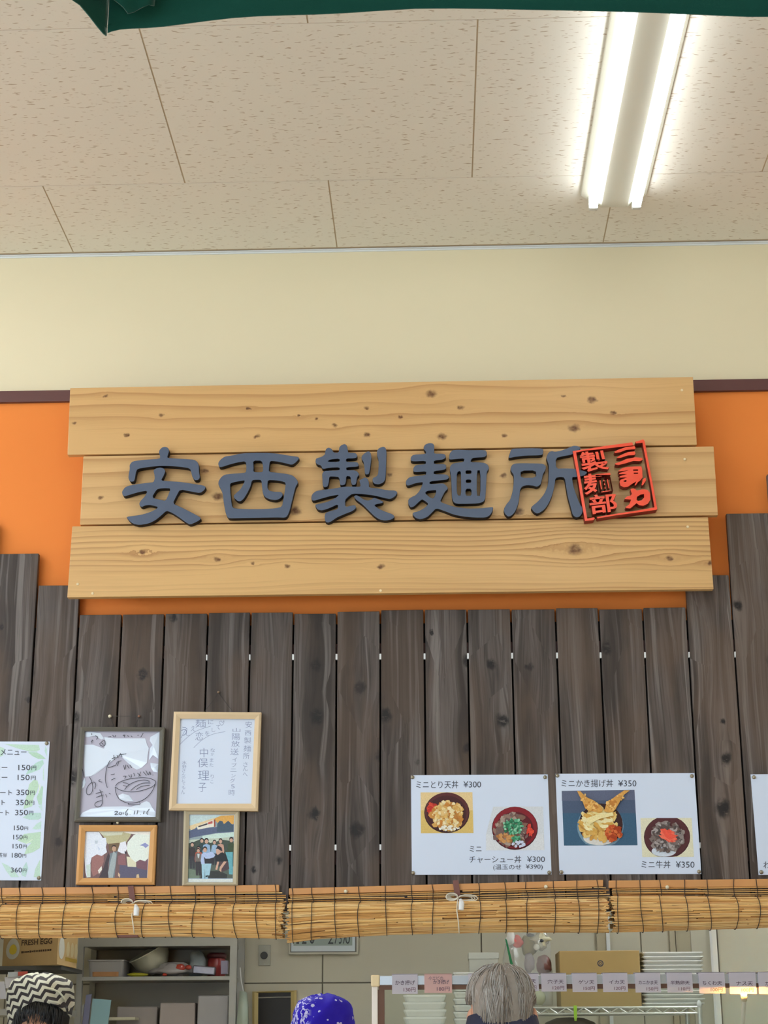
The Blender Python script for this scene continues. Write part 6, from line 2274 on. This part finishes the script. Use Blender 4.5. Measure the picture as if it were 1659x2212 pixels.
# ------------------------------------------------------------------ people
def person(label, px, py_top, Y, face_dir, skin, top_mat, leg_mat, head_s=1.0, extra=0.0, arms_forward=True):
    """one continuous body: head, neck, trunk as a loft, limbs joined on; face_dir +1 looks away from the camera"""
    q = at(px, py_top, Y)
    ztop = q.z - extra
    x, y = q.x, Y
    t = thing('person', (x, y, 0), label, 'person')
    HS = head_s
    # dz, half width, half depth front, half depth back, forward shift
    rings = [(0.000, 0.008, 0.008, 0.008, -0.010), (0.006, 0.034, 0.036, 0.040, -0.010), (0.022, 0.054, 0.062, 0.068, -0.008), (0.05, 0.070, 0.082, 0.090, -0.004), (0.085, 0.076, 0.090, 0.098, 0.0),
             (0.11, 0.0755, 0.092, 0.098, 0.0), (0.135, 0.073, 0.089, 0.092, 0.0), (0.16, 0.069, 0.090, 0.082, 0.002), (0.185, 0.061, 0.086, 0.066, 0.006), (0.208, 0.050, 0.078, 0.052, 0.010), (0.225, 0.046, 0.056, 0.050, 0.004)]
    rings = [(a * HS, w * HS, f * HS, k * HS, s * HS) for a, w, f, k, s in rings]
    n0 = rings[-1][0]
    hgt = ztop
    rings += [(n0 + 0.03, 0.052, 0.052, 0.054, -0.01), (n0 + 0.065, 0.062, 0.056, 0.062, -0.016), (n0 + 0.085, 0.10, 0.066, 0.08, -0.02), (n0 + 0.11, 0.165, 0.08, 0.095, -0.02), (n0 + 0.15, 0.195, 0.10, 0.105, -0.015),
              (n0 + 0.25, 0.185, 0.12, 0.105, -0.005), (n0 + 0.40, 0.155, 0.115, 0.095, 0.0), (n0 + 0.52, 0.15, 0.11, 0.095, 0.0), (n0 + 0.62, 0.17, 0.115, 0.12, 0.0), (n0 + 0.70, 0.165, 0.10, 0.11, 0.0), (n0 + 0.74, 0.10, 0.06, 0.07, 0.0)]
    NS = 28
    b = MB()
    b.smooth = True
    lo = []
    for ri, (dz, w, f, k, sh) in enumerate(rings):
        ring = []
        for i in range(NS):
            a = 2 * math.pi * i / NS
            cxx, sy = math.cos(a), math.sin(a)       # sy > 0: front of the face
            dep = f if sy > 0 else k
            px_, py_ = w * cxx, dep * sy + sh
            if sy > 0.93 and ri in (6, 7):           # nose
                py_ += (0.012 if ri == 6 else 0.024) * HS
            if 0.75 < sy < 0.95 and ri == 5:         # eye sockets
                py_ -= 0.008 * HS
            ring.append(Vector((x - px_ * face_dir, y + py_ * face_dir, ztop - dz)))
        lo.append(ring)
    b.cur = 0
    for ri in range(len(lo) - 1):
        pass
    # split materials by height: skin down to the collar, then clothes
    start = len(b.v)
    for r in lo:
        b.v += [tuple(p) for p in r]
    for ri in range(len(lo) - 1):
        b.cur = 0 if ri < 12 else 1
        for i in range(NS):
            i2 = (i + 1) % NS
            fl = [start + ri * NS + i, start + ri * NS + i2, start + (ri + 1) * NS + i2, start + (ri + 1) * NS + i]
            b.face(fl if face_dir < 0 else fl[::-1])
    zsh = ztop - n0 - 0.14
    zhip = ztop - n0 - 0.66
    for s in (-1, 1):
        b.cur = 1
        sh_ = Vector((x + s * 0.17, y, zsh))
        el = Vector((x + s * 0.23, y + 0.04 * face_dir, zsh - 0.29))
        wr_ = Vector((x + s * 0.19, y + 0.16 * face_dir, zsh - 0.44))
        b.tube([sh_ + Vector((-s * 0.05, 0, 0.01)), sh_, sh_.lerp(el, 0.5), el, el.lerp(wr_, 0.5), wr_], [0.05, 0.058, 0.05, 0.042, 0.04, 0.03], 12)
        b.cur = 0
        hd = (wr_ - el).normalized()
        palm = wr_ + hd * 0.085
        b.tube([wr_, wr_ + hd * 0.03, palm], [0.024, 0.036, 0.034], 10)
        for fi in range(4):
            o0 = palm + Vector((s * (0.026 - 0.0175 * fi), 0, 0))
            ln = (0.062, 0.075, 0.07, 0.055)[fi]
            b.tube([o0 - hd * 0.01, o0 + hd * ln * 0.5 + Vector((0, 0, -0.008)), o0 + hd * ln + Vector((0, 0, -0.028))], [0.009, 0.0085, 0.007], 7)
        b.tube([wr_ + hd * 0.03, wr_ + hd * 0.06 + Vector((-s * 0.04, 0, -0.01)), wr_ + hd * 0.095 + Vector((-s * 0.045, 0, -0.02))], [0.012, 0.010, 0.008], 7)
        b.cur = 2
        b.tube([(x + s * 0.085, y, zhip), (x + s * 0.095, y + 0.01 * face_dir, zhip * 0.55), (x + s * 0.1, y, zhip * 0.28), (x + s * 0.1, y, 0.09)], [0.085, 0.066, 0.055, 0.042], 12)
        b.cur = 3
        b.tube([(x + s * 0.1, y - 0.06 * face_dir, 0.05), (x + s * 0.1, y + 0.03 * face_dir, 0.048), (x + s * 0.1, y + 0.17 * face_dir, 0.035)], [0.04, 0.045, 0.032], 10)
    b.build('body', [skin, top_mat, leg_mat, M_GREYDK], t)
    # ears
    for s in (-1, 1):
        b = MB()
        b.smooth = True
        c = Vector((x + s * 0.077 * HS, y - 0.004 * face_dir, ztop - 0.125 * HS))
        b.blob(c, (0.011 * HS, 0.019 * HS, 0.032 * HS), 2, 0.08, 12, 8)
        b.build('ear', skin, t)
    # eyes and mouth on the face side
    for s in (-1, 1):
        b = MB()
        b.smooth = True
        b.blob((x + s * 0.031 * HS, y + 0.079 * HS * face_dir, ztop - 0.112 * HS), (0.012 * HS, 0.008 * HS, 0.006 * HS), 1, 0.0, 10, 6)
        b.build('eye', M_INK, t)
    b = MB()
    b.smooth = True
    b.blob((x, y + 0.086 * HS * face_dir, ztop - 0.183 * HS), (0.022 * HS, 0.008 * HS, 0.005 * HS), 1, 0.0, 12, 6)
    b.build('mouth', pmat('lips', (170, 98, 90), 0.5), t)
    return t, Vector((x, y, ztop)), rings


SKIN = pmat('skin', (212, 160, 132), 0.5, var=0.05, scale=30)
M_NAVYCLOTH = pmat('navy_jacket', (34, 38, 62), 0.8, var=0.12, scale=60, bump=0.2, bscale=500)
M_APRON = pmat('dark_apron', (52, 50, 54), 0.8, var=0.1)
M_TROUSER = pmat('dark_trousers', (58, 58, 66), 0.8, var=0.1)
M_GREYHAIR = island_mat('grey_hair', [(112, 98, 86), (138, 126, 114), (162, 154, 146), (130, 118, 106), (184, 180, 176), (146, 136, 126)], 0.42, 0.5)
M_BLACKHAIR = island_mat('black_hair', [(10, 9, 11), (20, 18, 20), (30, 27, 28)], 0.35, 0.5)

# grey-haired man seen from behind
man, top, rg = person('grey-haired man in a navy jacket standing before the tempura case, seen from behind', 1082, 2082, -0.78, +1, SKIN, M_NAVYCLOTH, M_TROUSER, 1.02, 0.012)


def head_point(top, a, dz, rg, face_dir, inflate):
    """surface point of the head: a = 0 at the back, dz below the crown"""
    for r0, r1 in zip(rg, rg[1:]):
        if dz <= r1[0]:
            f = (dz - r0[0]) / max(1e-6, r1[0] - r0[0])
            w, fr, k, sh = [r0[i] + (r1[i] - r0[i]) * f for i in (1, 2, 3, 4)]
            break
    else:
        w, fr, k, sh = rg[-1][1:]
    hor = inflate * min(1.0, 0.1 + (max(dz, 0.0) / 0.035) ** 0.7)
    w, fr, k = w + hor, fr + hor, k + hor
    sx, sy = math.sin(a), -math.cos(a)
    dep = fr if sy > 0 else k
    return Vector((top.x - w * sx * face_dir, top.y + (dep * sy + sh) * face_dir, top.z - dz + inflate * (1.0 - 0.5 * min(1.0, dz / 0.06))))


hrnd = random.Random(17)
b = MB()
b.smooth = True
rows = []
lv = [0.0, 0.004, 0.014, 0.03, 0.05, 0.075, 0.10, 0.125, 0.15]
for dz in lv:
    rows.append([head_point(top, 2 * math.pi * i / 32, dz, rg, 1, 0.009 if dz < 0.09 or abs((i + 16) % 32 - 16) < 6 else -0.006) for i in range(32)])
b.loft(rows)
b.build('hair_cap', pmat('grey_brown_hair', (142, 133, 124), 0.5, var=0.25, scale=60), man)
b = MB()
b.smooth = True
for k in range(2600):
    a0 = hrnd.uniform(-math.pi, math.pi)
    back = abs(a0) < 1.9
    d0 = hrnd.uniform(0.0, 0.08)
    ln = hrnd.uniform(0.05, 0.10)
    sway = hrnd.uniform(-0.22, 0.22) + 0.10 * math.sin(5 * a0 + 1.0)
    ae = max(abs(a0), abs(a0 + sway))
    lim = 0.185 if ae < 0.8 else (0.15 if ae < 1.05 else 0.092)
    d1 = max(d0 + 0.01, min(d0 + ln, lim * hrnd.uniform(0.86, 1.0)))
    pts, rr_ = [], []
    n = 5
    lift = hrnd.uniform(0.007, 0.012) + 0.003 * math.sin(5 * a0) + 0.002 * math.sin(11 * a0 + 2)
    for i in range(n + 1):
        f = i / n
        pts.append(head_point(top, a0 + sway * f, d0 + (d1 - d0) * f, rg, 1, lift - 0.003 * f * f))
        rr_.append(0.0010 * (1 - 0.7 * f) + 0.0003)
    b.tube(pts, rr_, 4, False)
b.build('hair', M_GREYHAIR, man)['kind'] = 'stuff'
# collar
b = MB()
b.smooth = True
zc_ = at(1082, 2196, -0.86).z
rows = []
for h, w, d in ((0.0, 0.088, 0.085), (0.0, 0.078, 0.076), (-0.05, 0.10, 0.095), (-0.10, 0.17, 0.11)):
    rows.append([Vector((top.x + w * math.cos(2 * math.pi * i / 28), top.y - 0.012 + d * math.sin(2 * math.pi * i / 28), zc_ + h + (0.012 * math.sin(2 * math.pi * i / 28 + math.pi)))) for i in range(28)])
b.loft([rows[1], rows[0], rows[2], rows[3]], False)
b.build('collar', M_NAVYCLOTH, man)


# head cloths
def chevron_mat():
    m, t, b = new_mat('zigzag_cloth', 0.8, spec=0.2)
    P = t.n('ShaderNodeTexCoord').outputs['Object']
    x, y, z = t.xyz(P)
    nz = t.noise(P, 9.0, 2.0)
    u = t.m('ADD', t.m('MULTIPLY', x, 0.85), t.m('MULTIPLY', z, 0.5))
    v = t.m('SUBTRACT', t.m('MULTIPLY', z, 0.85), t.m('MULTIPLY', x, 0.4))
    tri = t.m('ABSOLUTE', t.m('SUBTRACT', t.m('FRACT', t.m('ADD', t.m('MULTIPLY', u, 26.0), nz)), 0.5))
    s = t.m('FRACT', t.m('ADD', t.m('MULTIPLY', v, 42.0), t.m('MULTIPLY', tri, 1.3)))
    f = t.m('GREATER_THAN', s, 0.52)
    t.put(b.inputs['Base Color'], t.mix(f, lin((208, 206, 190)), lin((62, 58, 60))))
    return m


def bandana_mat():
    m, t, b = new_mat('blue_paisley_cloth', 0.75, spec=0.2)
    P = t.n('ShaderNodeTexCoord').outputs['Object']
    vo = t.n('ShaderNodeTexVoronoi', {'Vector': P, 'Scale': 34.0, 'Randomness': 0.9})
    vs = t.n('ShaderNodeTexVoronoi', {'Vector': P, 'Scale': 75.0, 'Randomness': 1.0})
    d = t.m('ADD', vo.outputs['Distance'], t.m('MULTIPLY', t.noise(P, 120.0, 2.0), 0.10))
    dots = t.m('LESS_THAN', d, 0.27)
    x, y, z = t.xyz(P)
    n = t.noise(t.comb(t.m('MULTIPLY', x, 1.0), y, t.m('MULTIPLY', z, 0.6)), 42.0, 3.0)
    swirl = t.m('MULTIPLY', t.m('LESS_THAN', t.m('ABSOLUTE', t.m('SUBTRACT', n, 0.5)), 0.035), t.ss(x, -0.02, -0.05))
    small = t.m('MULTIPLY', t.m('LESS_THAN', vs.outputs['Distance'], 0.16), t.ss(x, 0.0, -0.04))
    f = t.m('MAXIMUM', t.m('MULTIPLY', dots, t.m('GREATER_THAN', t.noise(P, 18.0, 0.0), 0.38)), t.m('MAXIMUM', swirl, small))
    t.put(b.inputs['Base Color'], t.mix(f, lin((42, 26, 178)), lin((206, 204, 240))))
    return m


def head_cloth(parent, top, rg, face_dir, m, low_front, low_back, inflate, seed, puff=0.0, lean=0.0, low_l=0.0, low_r=0.0):
    rnd = random.Random(seed)
    b = MB()
    b.smooth = True
    rows = []
    N_ = 40
    ph = [rnd.uniform(0, 6.28) for _ in range(5)]
    for j in range(13):
        f = j / 12
        row = []
        for i in range(N_):
            a = 2 * math.pi * i / N_              # 0 = back of the head
            low = low_back + (low_front - low_back) * (0.5 - 0.5 * math.cos(a))
            sa = math.sin(a) * -face_dir
            low += (low_r if sa > 0 else low_l) * abs(sa) ** 1.5
            dz = low * f ** 1.15
            fold = 0.006 * math.sin(3 * a + 5 * f + ph[0]) + 0.004 * math.sin(7 * a - 9 * f + ph[1]) + 0.0025 * math.sin(13 * a + 14 * f + ph[2])
            p = head_point(top, a, dz, rg, face_dir, inflate + fold * (0.4 + 0.6 * f) + puff * math.exp(-((f - 0.35) / 0.3) ** 2))
            p.x += lean * (1 - f)
            p.z += puff * 0.5 * (1 - f)
            row.append(p)
        rows.append(row)
    b.loft(rows)
    o = b.build('head_cloth', m, parent)
    # knot and two tails at the back
    c = head_point(top, 0, low_back * 0.95, rg, face_dir, inflate + 0.01)
    b = MB()
    b.smooth = True
    b.blob(c, (0.022, 0.014, 0.016), seed, 0.15)
    for s in (-1, 1):
        b.tube([c, c + Vector((s * 0.02, -0.02 * face_dir, -0.03)), c + Vector((s * 0.035, -0.015 * face_dir, -0.10))], [0.008, 0.014, 0.004], 6)
    b.build('cloth_knot', m, parent)
    return o


# worker with zigzag cloth and black fringe, facing the counter
M_ZIG = chevron_mat()
wom, top2, rg2 = person('kitchen worker with black hair under a grey and white zigzag head cloth', 92, 2105, 0.66, -1, SKIN, M_APRON, M_TROUSER, 1.06, 0.030)
o = head_cloth(wom, top2, rg2, -1, M_ZIG, 0.068, 0.12, 0.024, 8, 0.014, -0.008, 0.075, 0.02)
b = MB()
b.smooth = True
rows = []
for dz in (0.02, 0.05, 0.08, 0.11, 0.14, 0.17):
    rows.append([head_point(top2, 2 * math.pi * i / 32, dz, rg2, -1, 0.010 if 8 > abs(i - 16) > 3 or abs(i - 16) >= 8 or dz < 0.105 else -0.004) for i in range(32)])
b.loft(rows)
b.build('hair_cap', M_BLACKHAIR, wom)
b = MB()
b.smooth = True
for k in range(420):
    a0 = hrnd.uniform(0, 2 * math.pi)
    off = hrnd.uniform(-0.3, 0.3)
    d0 = hrnd.uniform(0.05, 0.075)
    front = math.cos(a0) < -0.75
    d1 = hrnd.uniform(0.105, 0.15) if front else hrnd.uniform(0.15, 0.24)
    pts, rr_ = [], []
    for i in range(6):
        f = i / 5
        pts.append(head_point(top2, a0 + off * f, d0 + (d1 - d0) * f, rg2, -1, 0.013 + 0.003 * math.sin(3 * f)))
        rr_.append(0.0022 * (1 - 0.6 * f))
    b.tube(pts, rr_, 4, False)
b.build('hair', M_BLACKHAIR, wom)['kind'] = 'stuff'
# bright hem cord of the cloth
b = MB()
b.smooth = True
pts = []
for i in range(14):
    f = i / 13
    pts.append(head_point(top2, math.pi + 0.25 - 1.35 * f, 0.004 + 0.07 * f + 0.01 * math.sin(f * 6), rg2, -1, 0.034 - 0.004 * f))
b.tube(pts, 0.0032, 6)
b.build('cloth_hem', pmat('cloth_hem', (214, 212, 190), 0.8), wom)

# worker with the blue paisley bandana, bent over so that only the cloth shows
blu, top3, rg3 = person('kitchen worker with a bright blue paisley bandana tied over the head', 693, 2147, 0.64, -1, SKIN, M_APRON, M_TROUSER, 1.08, 0.026)
head_cloth(blu, top3, rg3, -1, bandana_mat(), 0.10, 0.15, 0.021, 14, 0.006, 0.012)
